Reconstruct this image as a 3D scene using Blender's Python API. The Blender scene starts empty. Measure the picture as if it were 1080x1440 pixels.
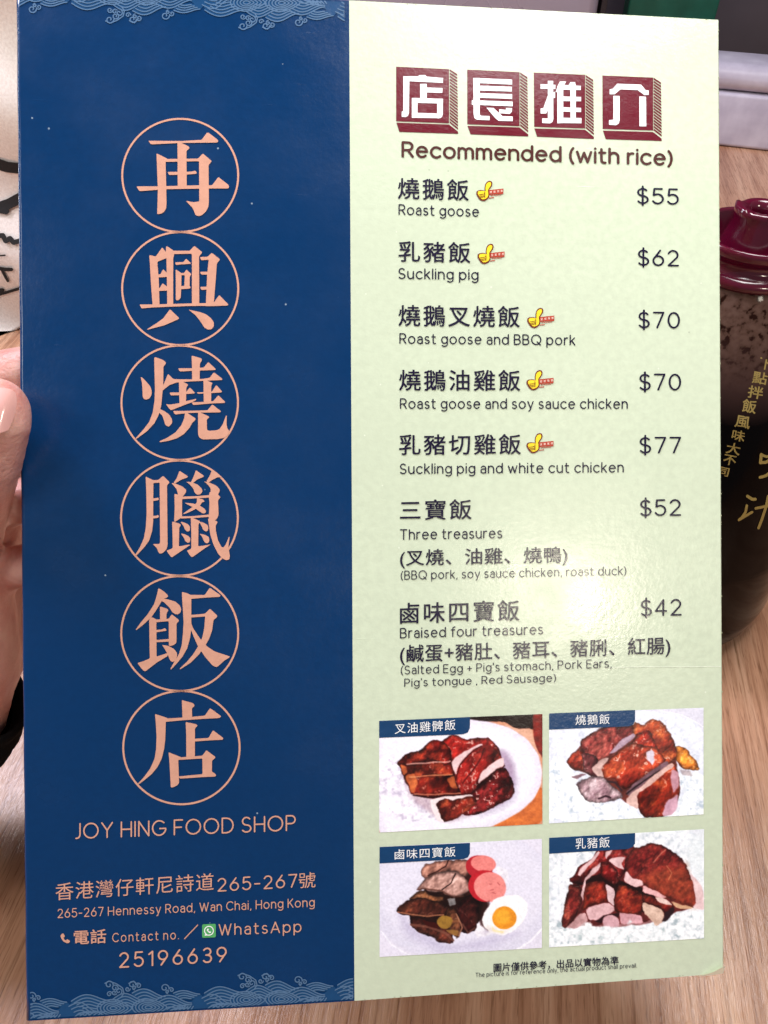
import bpy, bmesh, math, random
import numpy as np
from mathutils import Vector, Matrix, geometry
R = math.radians
C = bpy.context.scene.collection
sc = bpy.context.scene
random.seed(5)

# ------------------------------------------------------------------ camera
F = 1080.0                      # focal length in photo pixels (photo 1080 x 1440)
CAMH, PITCH = 0.32, 45.0
cd = bpy.data.cameras.new('camera')
cam = bpy.data.objects.new('camera', cd); C.objects.link(cam)
cam.location = (0, 0, CAMH); cam.rotation_euler = (R(90-PITCH), 0, 0)
cd.sensor_fit = 'VERTICAL'; cd.sensor_height = 36.0; cd.lens = 36.0*F/1440.0
cd.clip_start = 0.01; cd.clip_end = 50
sc.camera = cam
CM = Matrix.LocRotScale(Vector((0, 0, CAMH)), cam.rotation_euler.to_quaternion(), None)

# ------------------------------------------------------------------ world and lamps
w = bpy.data.worlds.new("World"); sc.world = w; w.use_nodes = True
bg = w.node_tree.nodes['Background']
bg.inputs[0].default_value = (0.86, 0.84, 0.92, 1); bg.inputs[1].default_value = 0.24
def area(name, loc, aim, size, power, col=(1, 1, 1), sy=None):
    l = bpy.data.lights.new(name, 'AREA'); l.size = size; l.energy = power; l.color = col
    if sy: l.shape = 'RECTANGLE'; l.size_y = sy
    o = bpy.data.objects.new(name, l); C.objects.link(o); o.location = loc
    o.rotation_euler = (Vector(aim)-Vector(loc)).to_track_quat('-Z', 'Y').to_euler()
    return o
LIGHTS = True
sc.view_settings.view_transform = 'Standard'; sc.view_settings.look = 'None'
sc.view_settings.exposure = -0.10; sc.view_settings.gamma = 1.0

# ------------------------------------------------------------------ projection helpers
def ray(px, py): return Vector(((px-540)/F, -(py-720)/F, -1.0))
def W(px, py, d): return CM @ (ray(px, py)*d)                 # point at camera depth d
def G(px, py, z=0.0):                                         # point on the horizontal plane z
    a = CM.to_3x3() @ ray(px, py); t = (z-CAMH)/a.z
    return Vector((0, 0, CAMH)) + a*t

# card plane from its four corners, 297 mm tall
cor = [(35.5, 1436), (1018, 1369), (1011, 28), (21.5, -24)]    # BL BR TR TL
rs = [np.array(ray(*c)) for c in cor]
A_ = np.stack([rs[0], -rs[1], rs[2], -rs[3]], 1)
s_ = np.linalg.svd(A_)[2][-1]; s_ = s_/s_[0]
p_ = [rs[i]*s_[i] for i in range(4)]
k_ = 0.297/np.linalg.norm(p_[3]-p_[0]); p_ = [p*k_ for p in p_]
BL, BR, TR, TL = [Vector(p) for p in p_]
ax = (BR-BL).normalized(); az = ax.cross((TL-BL).normalized()).normalized(); ay = az.cross(ax)
CF = Matrix((ax, ay, az)).transposed().to_4x4(); CF.translation = BL
CARD = CM @ CF
CFi = CF.inverted()
print('card', (BR-BL).length, (TL-BL).length, 'depth', -BL.z, -BR.z, 'angle', math.degrees(ax.angle((TL-BL))))
def P(px, py):                                                # photo pixel -> (x, y) on the card, metres
    r = ray(px, py); t = BL.dot(az)/r.dot(az)
    q = CFi @ (r*t)
    return (q.x, q.y)
def reflect_dir(px, py, n):                                   # world direction the camera sees mirrored
    d = (CM.to_3x3() @ ray(px, py)).normalized(); return d - 2*d.dot(n)*n

# ------------------------------------------------------------------ material helpers
def nodes(name):
    m = bpy.data.materials.new(name); m.use_nodes = True
    nt = m.node_tree; b = nt.nodes['Principled BSDF']
    return m, nt, b
def N(nt, t, **kw):
    n = nt.nodes.new(t)
    for k, v in kw.items():
        if k in n.inputs: n.inputs[k].default_value = v
        else: setattr(n, k, v)
    return n
def ramp(nt, src, stops):
    r = nt.nodes.new('ShaderNodeValToRGB'); e = r.color_ramp.elements
    while len(e) < len(stops): e.new(0.5)
    for i, (p, c) in enumerate(stops):
        e[i].position = p; e[i].color = (*c, 1) if len(c) == 3 else c
    nt.links.new(src, r.inputs[0]); return r
def mixc(nt, f, a, b, blend='MIX'):
    m = nt.nodes.new('ShaderNodeMix'); m.data_type = 'RGBA'; m.blend_type = blend
    for s, v in ((0, f), (6, a), (7, b)):
        if isinstance(v, (int, float)): m.inputs[s].default_value = v
        elif isinstance(v, tuple): m.inputs[s].default_value = (*v, 1) if len(v) == 3 else v
        else: nt.links.new(v, m.inputs[s])
    return m.outputs[2]
def lin(r, g, b):
    f = lambda c: (c/255/12.92) if c/255 <= .04045 else ((c/255+.055)/1.055)**2.4
    return (f(r), f(g), f(b))

def laminate(nt, b, rough=0.17):
    """film-laminated print: fine orange-peel relief, scratches and rubbed patches"""
    tc = N(nt, 'ShaderNodeTexCoord')
    n1 = N(nt, 'ShaderNodeTexNoise', Scale=650.0, Detail=3.0, Roughness=0.6); nt.links.new(tc.outputs['Object'], n1.inputs['Vector'])
    n2 = N(nt, 'ShaderNodeTexNoise', Scale=120.0, Detail=2.0); nt.links.new(tc.outputs['Object'], n2.inputs['Vector'])
    n4 = N(nt, 'ShaderNodeTexNoise', Scale=9.0, Detail=1.0); nt.links.new(tc.outputs['Object'], n4.inputs['Vector'])
    mp = N(nt, 'ShaderNodeMapping'); mp.inputs['Rotation'].default_value = (0, 0, R(35)); mp.inputs['Scale'].default_value = (60, 1500, 1)
    nt.links.new(tc.outputs['Object'], mp.inputs['Vector'])
    n3 = N(nt, 'ShaderNodeTexNoise', Scale=1.0, Detail=2.0); nt.links.new(mp.outputs[0], n3.inputs['Vector'])
    sc_ = ramp(nt, n3.outputs['Fac'], [(0.73, (0, 0, 0)), (0.78, (1, 1, 1))])
    b1 = N(nt, 'ShaderNodeBump', Strength=0.24, Distance=0.00022); nt.links.new(n1.outputs['Fac'], b1.inputs['Height'])
    b2 = N(nt, 'ShaderNodeBump', Strength=0.13, Distance=0.0005); nt.links.new(n2.outputs['Fac'], b2.inputs['Height']); nt.links.new(b1.outputs[0], b2.inputs['Normal'])
    b3 = N(nt, 'ShaderNodeBump', Strength=0.22, Distance=0.0001); nt.links.new(sc_.outputs[0], b3.inputs['Height']); nt.links.new(b2.outputs[0], b3.inputs['Normal'])
    b4 = N(nt, 'ShaderNodeBump', Strength=0.30, Distance=0.004); nt.links.new(n4.outputs['Fac'], b4.inputs['Height']); nt.links.new(b3.outputs[0], b4.inputs['Normal'])
    nt.links.new(b4.outputs[0], b.inputs['Normal'])
    rr = N(nt, 'ShaderNodeMapRange'); rr.inputs['To Min'].default_value = rough-.05; rr.inputs['To Max'].default_value = rough+.10
    n5 = N(nt, 'ShaderNodeTexNoise', Scale=22.0, Detail=5.0, Roughness=.65); nt.links.new(tc.outputs['Object'], n5.inputs['Vector'])
    rr.inputs['From Min'].default_value = .3; rr.inputs['From Max'].default_value = .7; rr.inputs['To Max'].default_value = rough+.16
    nt.links.new(n5.outputs['Fac'], rr.inputs[0]); nt.links.new(rr.outputs[0], b.inputs['Roughness'])
    b.inputs['Specular IOR Level'].default_value = 0.36
    return tc
def ink(name, rgb, speck=0.12):
    m, nt, b = nodes(name); tc = laminate(nt, b)
    n = N(nt, 'ShaderNodeTexNoise', Scale=420.0, Detail=3.0); nt.links.new(tc.outputs['Object'], n.inputs['Vector'])
    c = mixc(nt, n.outputs['Fac'], tuple(x*(1-speck) for x in rgb), tuple(min(1, x*(1+speck)) for x in rgb))
    nt.links.new(c, b.inputs['Base Color']); return m
def panel_mat(name, rgb, fleck, flecklo, dark):
    m, nt, b = nodes(name); tc = laminate(nt, b)
    n = N(nt, 'ShaderNodeTexNoise', Scale=430.0, Detail=3.0, Roughness=0.6); nt.links.new(tc.outputs['Object'], n.inputs['Vector'])
    fr = ramp(nt, n.outputs['Fac'], [(.36, (0, 0, 0)), (.64, (1, 1, 1))]); c = mixc(nt, fr.outputs[0], tuple(x*.955 for x in rgb), tuple(x*1.04 for x in rgb))
    nb = N(nt, 'ShaderNodeTexNoise', Scale=14.0, Detail=3.0); nt.links.new(tc.outputs['Object'], nb.inputs['Vector'])
    fb = ramp(nt, nb.outputs['Fac'], [(.40, (0, 0, 0)), (.68, (.6, .6, .6))]); c = mixc(nt, fb.outputs[0], c, tuple(x*.94 for x in rgb))
    v = N(nt, 'ShaderNodeTexVoronoi', Scale=210.0); nt.links.new(tc.outputs['Object'], v.inputs['Vector'])
    sp = N(nt, 'ShaderNodeSeparateColor'); nt.links.new(v.outputs['Color'], sp.inputs[0])
    # a few cells carry a small dust fleck, others a dark one
    a = N(nt, 'ShaderNodeMath', operation='GREATER_THAN'); a.inputs[1].default_value = flecklo; nt.links.new(sp.outputs[0], a.inputs[0])
    d = N(nt, 'ShaderNodeMath', operation='LESS_THAN'); d.inputs[1].default_value = 0.06; nt.links.new(v.outputs['Distance'], d.inputs[0])
    f = N(nt, 'ShaderNodeMath', operation='MULTIPLY'); nt.links.new(a.outputs[0], f.inputs[0]); nt.links.new(d.outputs[0], f.inputs[1])
    f2 = N(nt, 'ShaderNodeMath', operation='MULTIPLY'); f2.inputs[1].default_value = 0.45; nt.links.new(f.outputs[0], f2.inputs[0])
    c = mixc(nt, f2.outputs[0], c, fleck)
    a2 = N(nt, 'ShaderNodeMath', operation='GREATER_THAN'); a2.inputs[1].default_value = .95; nt.links.new(sp.outputs[1], a2.inputs[0])
    g = N(nt, 'ShaderNodeMath', operation='MULTIPLY'); nt.links.new(a2.outputs[0], g.inputs[0]); nt.links.new(d.outputs[0], g.inputs[1])
    g2 = N(nt, 'ShaderNodeMath', operation='MULTIPLY'); g2.inputs[1].default_value = 0.4; nt.links.new(g.outputs[0], g2.inputs[0])
    c = mixc(nt, g2.outputs[0], c, dark)
    nt.links.new(c, b.inputs['Base Color']); return m
M = {}
M['blue'] = panel_mat('blue_print', (0.0003, 0.029, 0.106), (.45, .55, .6), .93, (0.003, .02, .09))
M['cream'] = panel_mat('cream_print', (0.585, 0.66, 0.485), (.85, .9, .75), .80, (.25, .28, .2))
M['gold'] = ink('salmon_ink', (0.61, 0.315, 0.22))
M['wave'] = ink('pale_blue_ink', (0.080, 0.155, 0.27))
M['wavefill'] = ink('mid_blue_ink', (0.009, 0.055, 0.15))
M['black'] = ink('near_black_ink', (0.012, 0.009, 0.03))
M['maroon'] = ink('maroon_ink', (0.13, 0.003, 0.014))
M['brown'] = ink('brown_ink', (0.075, 0.022, 0.018))
M['white'] = ink('white_ink', (0.86, 0.87, 0.86))
M['tab'] = ink('tab_blue_ink', (0.006, 0.045, 0.13))
M['yellow'] = ink('yellow_ink', (0.86, 0.66, 0.03))
M['red'] = ink('brick_red_ink', (0.42, 0.055, 0.03))
M['outline'] = ink('outline_brown_ink', (0.16, 0.022, 0.012))
M['green'] = ink('green_ink', (0.09, 0.38, 0.12))

# ------------------------------------------------------------------ object helpers
def tag(o, label=None, cat=None, group=None, kind=None):
    for k, v in (('label', label), ('category', cat), ('group', group), ('kind', kind)):
        if v: o[k] = v
    return o
def empty(name, mat=None, label=None, cat=None):
    o = bpy.data.objects.new(name, None); C.objects.link(o); o.empty_display_size = .02
    if mat is not None: o.matrix_world = mat
    return tag(o, label, cat)
def mesh(name, verts, faces, mat, parent=None, smooth=False):
    me = bpy.data.meshes.new(name); me.from_pydata([tuple(v) for v in verts], [], faces); me.update()
    if mat: me.materials.append(mat)
    if smooth: me.polygons.foreach_set('use_smooth', [True]*len(me.polygons))
    o = bpy.data.objects.new(name, me); C.objects.link(o)
    if parent: o.parent = parent
    return o
def bm_obj(name, bm, mat, parent=None, smooth=False):
    me = bpy.data.meshes.new(name); bm.to_mesh(me); bm.free()
    if mat: me.materials.append(mat)
    if smooth: me.polygons.foreach_set('use_smooth', [True]*len(me.polygons))
    o = bpy.data.objects.new(name, me); C.objects.link(o)
    if parent: o.parent = parent
    return o
def area2(p):
    return sum(p[i][0]*p[(i+1) % len(p)][1]-p[(i+1) % len(p)][0]*p[i][1] for i in range(len(p)))/2
def union(polys):
    """2-D union of simple polygons -> verts, tris"""
    vs, fs = [], []
    for p in polys:
        q = [p[0]]
        for a in p[1:]:
            if abs(a[0]-q[-1][0])+abs(a[1]-q[-1][1]) > 1e-6: q.append(a)
        if len(q) < 3 or abs(area2(q)) < 1e-9: continue
        if area2(q) < 0: q = q[::-1]
        b = len(vs); vs += [Vector((a[0], a[1])) for a in q]; fs.append(list(range(b, b+len(q))))
    v, e, f, ov, oe, of = geometry.delaunay_2d_cdt(vs, [], fs, 1, 1e-5)
    return [(a.x, a.y) for a in v], [list(t) for t, o in zip(f, of) if len(o)]
def smooth_poly(p, it=1):
    for _ in range(it):
        q = []
        for i in range(len(p)):
            a, b = p[i], p[(i+1) % len(p)]
            L = math.hypot(b[0]-a[0], b[1]-a[1])
            t = min(.25, 6.0/max(L, 1e-6))       # round corners by at most 6 zoom units
            q += [(a[0]+(b[0]-a[0])*t, a[1]+(b[1]-a[1])*t), (b[0]-(b[0]-a[0])*t, b[1]-(b[1]-a[1])*t)]
        p = q
    return p

def stroke_polys(pts, wd, closed=False, n=8):
    out = []; r = wd/2
    seg = list(zip(pts, pts[1:])) + ([(pts[-1], pts[0])] if closed else [])
    for a, b in seg:
        dx, dy = b[0]-a[0], b[1]-a[1]; L = math.hypot(dx, dy)
        if L < 1e-7: continue
        nx, ny = -dy/L*r, dx/L*r
        out.append([(a[0]+nx, a[1]+ny), (a[0]-nx, a[1]-ny), (b[0]-nx, b[1]-ny), (b[0]+nx, b[1]+ny)])
    for a in pts:
        out.append([(a[0]+r*math.cos(2*math.pi*k/n+.2), a[1]+r*math.sin(2*math.pi*k/n+.2)) for k in range(n)])
    return out
def ribbon(pts, wd):
    """a plain mitred ribbon, for long curved lines"""
    L, Rr = [], []
    for i, a in enumerate(pts):
        p, q = pts[max(0, i-1)], pts[min(len(pts)-1, i+1)]
        dx, dy = q[0]-p[0], q[1]-p[1]; l = math.hypot(dx, dy) or 1
        L.append((a[0]-dy/l*wd/2, a[1]+dx/l*wd/2)); Rr.append((a[0]+dy/l*wd/2, a[1]-dx/l*wd/2))
    v = L+Rr; n = len(pts)
    return v, [[i, n+i, n+i+1, i+1] for i in range(n-1)]

Z0 = 0.00008
card = empty('menu_card', CARD, 'tall laminated restaurant menu card, blue left half and pale green right half with prices', 'menu')
def flat(name, v, f, mat, z=1, parent=None, topx=True):
    """v in photo pixels, laid on the card face at print layer z"""
    vs = []
    for a in v:
        q = P(*a[:2]) if topx else a
        vs.append((q[0], q[1], Z0*z+(a[2]*6e-6 if len(a) > 2 else 0)))
    # keep faces turned to the front
    ff = []
    for t in f:
        ar = sum(vs[t[i]][0]*vs[t[(i+1) % len(t)]][1]-vs[t[(i+1) % len(t)]][0]*vs[t[i]][1] for i in range(len(t)))
        ff.append(t if ar > 0 else t[::-1])
    return mesh(name, vs, ff, mat, parent or card)
def zoomed(polys, ox, oy, s): return [[(ox+x/s, oy+y/s) for x, y in p] for p in polys]

# ------------------------------------------------------------------ the card body
TH = 0.0022
XB0, XB1 = P(490.5, -2)[0], P(498.5, 1409)[0]
bl, br, tr, tl = P(35.5, 1436), P(1018, 1369), P(1011, 28), P(21.5, -24)
mb, mt = P(498.5, 1407.5), P(491.0, 0.5)
def slab(name, b0, b1, t0, t1, mat, round_left=False, round_right=False, ny=40):
    prof = []
    r = TH/2
    n = 8
    if round_left: prof += [('L', r-r*math.cos(a), -r+r*math.sin(a)) for a in [math.pi*(k/n)-math.pi/2 for k in range(n+1)]]
    else: prof += [('L', 0, -TH), ('L', 0, 0)]
    if round_right:
        q = .0004
        prof += [('R', -q, 0), ('R', -q*.3, -q*.3), ('R', 0, -q), ('R', 0, -TH)]
    else: prof += [('R', 0, 0), ('R', 0, -TH)]
    V = []
    m = len(prof)
    for j in range(ny+1):
        t = j/ny
        xl = b0[0]+(t0[0]-b0[0])*t; yl = b0[1]+(t0[1]-b0[1])*t
        xr = b1[0]+(t1[0]-b1[0])*t; yr = b1[1]+(t1[1]-b1[1])*t
        for s, dx, dz in prof:
            wob = 0.00006*math.sin(j*1.7)*(1 if s == 'L' and round_left else 0)
            V.append(((xl+dx+wob if s == 'L' else xr+dx), yl if s == 'L' else yr, dz))
    Fs = []
    for j in range(ny):
        for i in range(m):
            a, b = j*m+i, j*m+(i+1) % m
            Fs.append((a, b, b+m, a+m))
    Fs.append(tuple(range(m))[::-1]); Fs.append(tuple(ny*m+i for i in range(m)))
    o = mesh(name, V, Fs, mat, card)
    bm = bmesh.new(); bm.from_mesh(o.data); bmesh.ops.recalc_face_normals(bm, faces=bm.faces); bm.to_mesh(o.data); bm.free()
    o.data.polygons.foreach_set('use_smooth', [abs(p.normal.z) < .999 and abs(p.normal.y) < .5 for p in o.data.polygons])
    return o
slab('blue_panel', bl, mb, tl, mt, M['blue'], round_left=True)
slab('cream_panel', mb, br, mt, tr, M['cream'], round_right=True)
# peeled film at the lower right corner
pc = [P(981, 1374.5), P(1000, 1364), P(1015.5, 1354), P(1016.5, 1368.5)]
m_, nt_, b_ = nodes('peeled_film'); b_.inputs['Base Color'].default_value = (.85, .86, .70, 1); b_.inputs['Roughness'].default_value = .15
mesh('peeled_film_corner', [(pc[0][0], pc[0][1]+.0003, .0001), (pc[1][0], pc[1][1], .0012), (pc[2][0], pc[2][1], .0016), (pc[3][0], pc[3][1], .0002),
     ((pc[0][0]+pc[3][0])/2, (pc[0][1]+pc[3][1])/2+.0002, .0003)], [(0, 4, 1), (1, 4, 3, 2)], m_, card, True)
# hairline crease in the film
v, f = ribbon([(856, 938.6), (900, 937.6), (960, 937.8), (1014, 936.9)], .8)
flat('film_crease', v, f, ink('crease_white', (.80, .85, .70)), 1)

rg = random.Random(3); wear = []
for k in range(46):
    side = rg.random()
    if side < .55: cx, cy = (1011+7*(q_ := rg.random())-.8, 28+1340*q_)
    elif side < .85: q_ = rg.random(); cx, cy = (499+519*q_, 1407.0-39*q_-.8)
    else: q_ = rg.random(); cx, cy = (492+519*q_, .9+27*q_+.8)
    wear.append([(cx+rg.uniform(.3, 1.3)*(.35 if j % 2 else 1)*math.cos(j*1.05)*(1 if side < .55 else 2.2), cy+rg.uniform(.4, 2.4)*math.sin(j*1.05)*(1 if side < .55 else .4)) for j in range(6)])
v, f = union(wear); flat('edge_scuff', v, f, ink('scuffed_board', (.34, .36, .22)), 1)['kind'] = 'stuff'
# ------------------------------------------------------------------ ring and the six large characters
rings = [(253.5, 246.8, 81.5, 79.5), (253.5, 405.9, 81.6, 79.4), (252.8, 566.4, 81.9, 80.4), (252.4, 728.5, 82.1, 81.0), (252.8, 890.9, 82.2, 80.7), (255.2, 1051.2, 81.8, 79.6)]
for cx, cy, rx, ry in rings:
    n = 128; v = []
    for k in range(n):
        a = 2*math.pi*k/n
        for d in (-1.35, 1.35): v.append((cx+(rx+d)*math.cos(a), cy+(ry+d)*math.sin(a)))
    f = [[2*k, 2*k+1, (2*k+3) % (2*n), (2*k+2) % (2*n)] for k in range(n)]
    flat('circle_ring', v, f, M['gold'], 1)
BIG = {}
BIG[0] = [[(263,229),(275,230),(540,232),(712,222),(758,160),(775,165),(848,222),(852,238),(840,245),(540,248),(290,260),(280,255)],
 [(508,240),(545,250),(600,275),(610,290),(603,300),(584,315),(586,620),(510,620)],
 [(331,337),(345,342),(425,382),(408,400),(414,640),(416,760),(412,800),(395,830),(370,845),(337,850),(343,640)],
 [(400,384),(682,380),(722,337),(798,402),(770,435),(773,740),(768,790),(745,830),(710,860),(680,865),(660,855),(650,830),(635,795),(582,740),(590,737),(640,748),(692,742),(690,402),(400,408)],
 [(424,492),(512,492),(584,492),(640,488),(660,480),(672,503),(665,508),(584,515),(437,518)],
 [(161,614),(335,614),(510,610),(690,605),(800,605),(853,535),(942,605),(942,628),(930,632),(770,632),(415,638),(188,655)]]
BIG[1] = [[(270,233),(325,246),(380,168),(412,210),(418,258),(338,290),(350,430),(357,652),(298,652),(285,480),(275,300)],
 [(412,160),(425,162),(478,197),(480,225),(473,260),(472,400),(472,652),(422,652),(418,400),(415,260),(410,210)],
 [(470,197),(612,197),(650,156),(718,210),(690,245),(692,652),(630,652),(630,222),(468,225)],
 [(340,398),(365,395),(388,352),(425,390),(425,418),(340,422)],[(345,515),(360,510),(383,470),(428,505),(428,533),(345,536)],
 [(487,295),(560,292),(580,263),(623,303),(615,308),(540,312),(495,318)],
 [(492,353),(540,385),(542,405),(540,497),(536,590),(527,605),(508,618),(494,610),(494,450)],
 [(532,385),(565,385),(583,355),(627,395),(612,412),(610,502),(566,500),(570,402),(532,405)],[(532,495),(612,492),(620,508),(612,516),(532,522)],
 [(698,250),(762,248),(797,214),(868,270),(840,305),(832,420),(815,635),(860,570),(938,650),(930,658),(815,664),(742,664),(748,635),(758,400),(772,272),(708,278)],
 [(698,374),(768,374),(764,398),(708,398)],[(698,502),(758,500),(756,525),(708,527)],
 [(188,650),(300,650),(600,642),(820,637),(850,640),(938,652),(925,660),(600,663),(300,675),(205,684)],
 [(445,690),(523,765),(515,775),(400,825),(255,863),(252,858),(330,810),(390,765)],
 [(600,693),(700,715),(750,733),(790,765),(815,800),(815,835),(795,860),(765,862),(735,845),(700,790),(660,740)]]
BIG[2] = [[(197,302),(210,305),(245,340),(278,380),(290,410),(290,450),(275,480),(245,493),(225,487),(215,470),(213,400),(208,345)],
 [(312,135),(330,137),(380,155),(408,175),(410,190),(390,215),(388,380),(380,450),(372,540),(350,620),(315,690),(250,760),(160,825),(155,818),(225,740),(270,680),(300,600),(315,500),(318,400),(315,280)],
 [(380,395),(428,275),(475,320),(620,322),(720,318),(780,308),(815,262),(885,315),(885,327),(740,333),(600,340),(500,348),(440,370),(378,420)],
 [(355,570),(400,590),(440,620),(463,660),(463,690),(440,718),(425,718),(405,705),(395,670),(380,625),(345,595)],
 [(627,122),(645,125),(710,145),(715,160),(697,190),(695,330),(632,330),(630,200)],
 [(513,228),(632,228),(730,222),(768,175),(832,235),(825,243),(690,247),(527,255)],
 [(520,335),(560,345),(600,365),(583,390),(580,512),(525,532),(522,430)],
 [(441,432),(522,432),(582,428),(612,390),(655,433),(650,440),(580,445),(522,455),(452,457)],
 [(410,530),(440,535),(525,522),(600,500),(665,486),(668,495),(630,515),(560,540),(455,582),(440,570)],
 [(727,325),(765,335),(805,352),(793,375),(792,518),(730,520)],
 [(670,430),(730,430),(800,425),(835,368),(885,425),(878,432),(790,437),(680,443)],
 [(628,515),(730,512),(810,505),(853,455),(912,513),(905,520),(790,525),(640,538)],
 [(470,588),(600,587),(762,582),(802,533),(875,590),(870,600),(700,602),(600,605),(487,618)],
 [(573,596),(595,608),(660,650),(660,662),(635,685),(610,730),(560,785),(500,820),(430,840),(360,852),(357,843),(420,815),(490,770),(540,710),(565,650)],
 [(682,596),(710,605),(775,635),(775,642),(755,660),(757,745),(770,755),(830,752),(862,742),(890,700),(918,625),(924,630),(922,700),(930,740),(945,755),(935,790),(900,815),(850,825),(720,828),(690,810),(682,780)]]
BIG[3] = [[(240,180),(252,187),(305,212),(345,210),(387,175),(443,230),(420,255),(425,760),(415,795),(385,825),(360,832),(348,820),(335,785),(300,750),(355,750),(362,735),(358,232),(305,235),(303,560),(295,640),(270,720),(230,775),(160,850),(150,843),(190,780),(225,700),(240,620),(248,500),(245,300)],
 [(300,365),(330,363),(345,357),(352,372),(345,380),(300,388)],[(298,512),(330,512),(345,503),(352,518),(345,528),(298,535)],
 [(525,132),(598,180),(590,190),(545,205),(485,240),(475,233),(502,195)],[(457,235),(490,240),(550,265),(580,290),(582,310),(565,335),(545,355),(515,340),(500,285)],
 [(663,127),(732,175),(722,187),(675,205),(640,235),(622,228),(645,180)],[(580,225),(625,228),(680,250),(715,285),(718,310),(700,332),(675,335),(655,320),(640,280),(610,245)],
 [(797,130),(850,155),(885,190),(850,185),(800,210),(770,232),(752,222),(780,175)],[(730,222),(770,228),(840,260),(865,290),(862,310),(850,330),(780,330),(790,300),(785,275),(760,245)],
 [(482,325),(515,335),(552,352),(547,380),(547,515),(530,535),(485,565),(480,550),(485,450)],[(540,350),(640,348),(780,338),(780,358),(650,365),(540,372)],
 [(780,310),(850,325),(852,335),(872,355),(850,380),(855,500),(845,530),(825,552),(772,548),(778,400),(772,345)],[(540,517),(640,515),(785,500),(785,520),(650,530),(530,535)],
 [(672,360),(720,372),(740,392),(715,398),(700,425),(660,455),(600,485),(560,498),(557,492),(610,455),(640,435),(672,400)],[(567,402),(640,408),(700,428),(740,455),(750,475),(742,490),(720,492),(695,475),(660,450),(600,420)],
 [(463,560),(485,565),(530,580),(538,592),(523,610),(520,770),(600,755),(617,758),(560,795),(462,862),(450,855),(415,805),(440,797),(468,785),(466,650)],
 [(532,562),(565,568),(600,585),(615,610),(612,635),(600,645),(585,642),(570,625),(560,600)],[(535,660),(570,668),(605,685),(618,705),(612,735),(595,740),(575,728),(562,695)],
 [(620,525),(650,535),(690,553),(700,562),(685,585),(683,770),(740,762),(790,753),(740,785),(635,860),(620,855),(587,805),(625,790),(625,650)],
 [(693,562),(730,570),(762,590),(770,615),(762,640),(745,645),(725,630),(712,600)],[(693,662),(740,672),(772,690),(778,715),(770,740),(750,745),(730,725),(718,690)],
 [(765,535),(800,540),(845,560),(843,575),(830,590),(832,640),(850,720),(880,775),(895,780),(915,755),(943,687),(948,692),(938,770),(942,800),(950,850),(945,880),(920,887),(885,870),(850,830),(810,750),(785,670),(775,600)]]
BIG[4] = [[(347,163),(362,168),(400,195),(430,225),(425,238),(385,255),(340,330),(290,405),(220,470),(160,517),(157,510),(200,450),(255,385),(310,300),(335,220)],
 [(370,245),(440,260),(490,275),(525,305),(540,335),(535,365),(515,382),(490,382),(465,365),(440,325),(400,285),(372,268)],
 [(360,318),(375,320),(425,338),(432,350),(415,375),(415,428),(362,430)],
 [(290,405),(335,428),(330,450),(332,740),(420,710),(430,715),(425,735),(340,785),(300,815),(240,862),(225,860),(205,840),(170,793),(215,780),(275,755),(272,600),(270,425)],
 [(318,428),(435,420),(460,382),(520,430),(520,440),(500,460),(500,600),(498,625),(470,645),(440,650),(435,640),(435,440),(318,450)],
 [(325,515),(380,510),(400,497),(418,515),(410,522),(325,535)],[(325,600),(440,590),(440,612),(325,618)],
 [(378,640),(430,648),(480,675),(505,710),(505,735),(490,775),(465,785),(445,770),(430,730),(405,680)],
 [(545,193),(590,205),(625,222),(625,500),(615,580),(590,670),(550,740),(500,800),(455,847),(448,843),(480,785),(520,720),(545,640),(553,560),(560,450),(553,330),(548,260)],
 [(590,218),(738,220),(780,158),(872,222),(865,235),(740,242),(590,255)],
 [(620,388),(740,378),(782,335),(845,395),(838,410),(812,430),(800,520),(775,590),(740,650),(690,720),(620,790),(530,848),(527,840),(590,780),(640,720),(690,640),(720,570),(735,490),(742,400),(620,410)],
 [(620,445),(640,500),(700,590),(760,655),(820,695),(950,738),(945,747),(900,775),(845,825),(825,825),(800,810),(740,740),(680,650),(640,560),(618,500)]]
BIG[5] = [[(545,145),(560,150),(635,170),(652,185),(650,198),(630,215),(632,300),(550,305),(548,220)],
 [(400,297),(430,300),(560,293),(740,277),(783,213),(875,280),(873,290),(850,298),(740,303),(560,315),(400,330)],
 [(318,263),(335,268),(425,297),(410,320),(405,480),(395,560),(375,640),(340,710),(290,770),(230,820),(180,857),(175,850),(230,790),(280,720),(315,640),(328,560),(332,450),(325,330)],
 [(577,330),(600,335),(670,350),(677,362),(655,385),(655,630),(583,635),(582,430)],
 [(650,472),(770,465),(808,400),(895,465),(890,480),(780,485),(650,495)],
 [(433,585),(450,592),(540,628),(515,650),(520,800),(522,845),(505,865),(475,880),(452,883),(445,750),(440,660)],
 [(510,630),(718,615),(752,568),(828,625),(825,635),(800,655),(798,750),(820,762),(835,778),(828,790),(720,795),(530,808),(515,790),(720,770),(718,638),(512,650)]]
for k in range(6):
    v, f = union([smooth_poly(p) for p in BIG[k]])
    flat('shop_name_character', [(165+x/6, 160+160*k+y/6) for x, y in v], f, M['gold'], 2)

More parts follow.
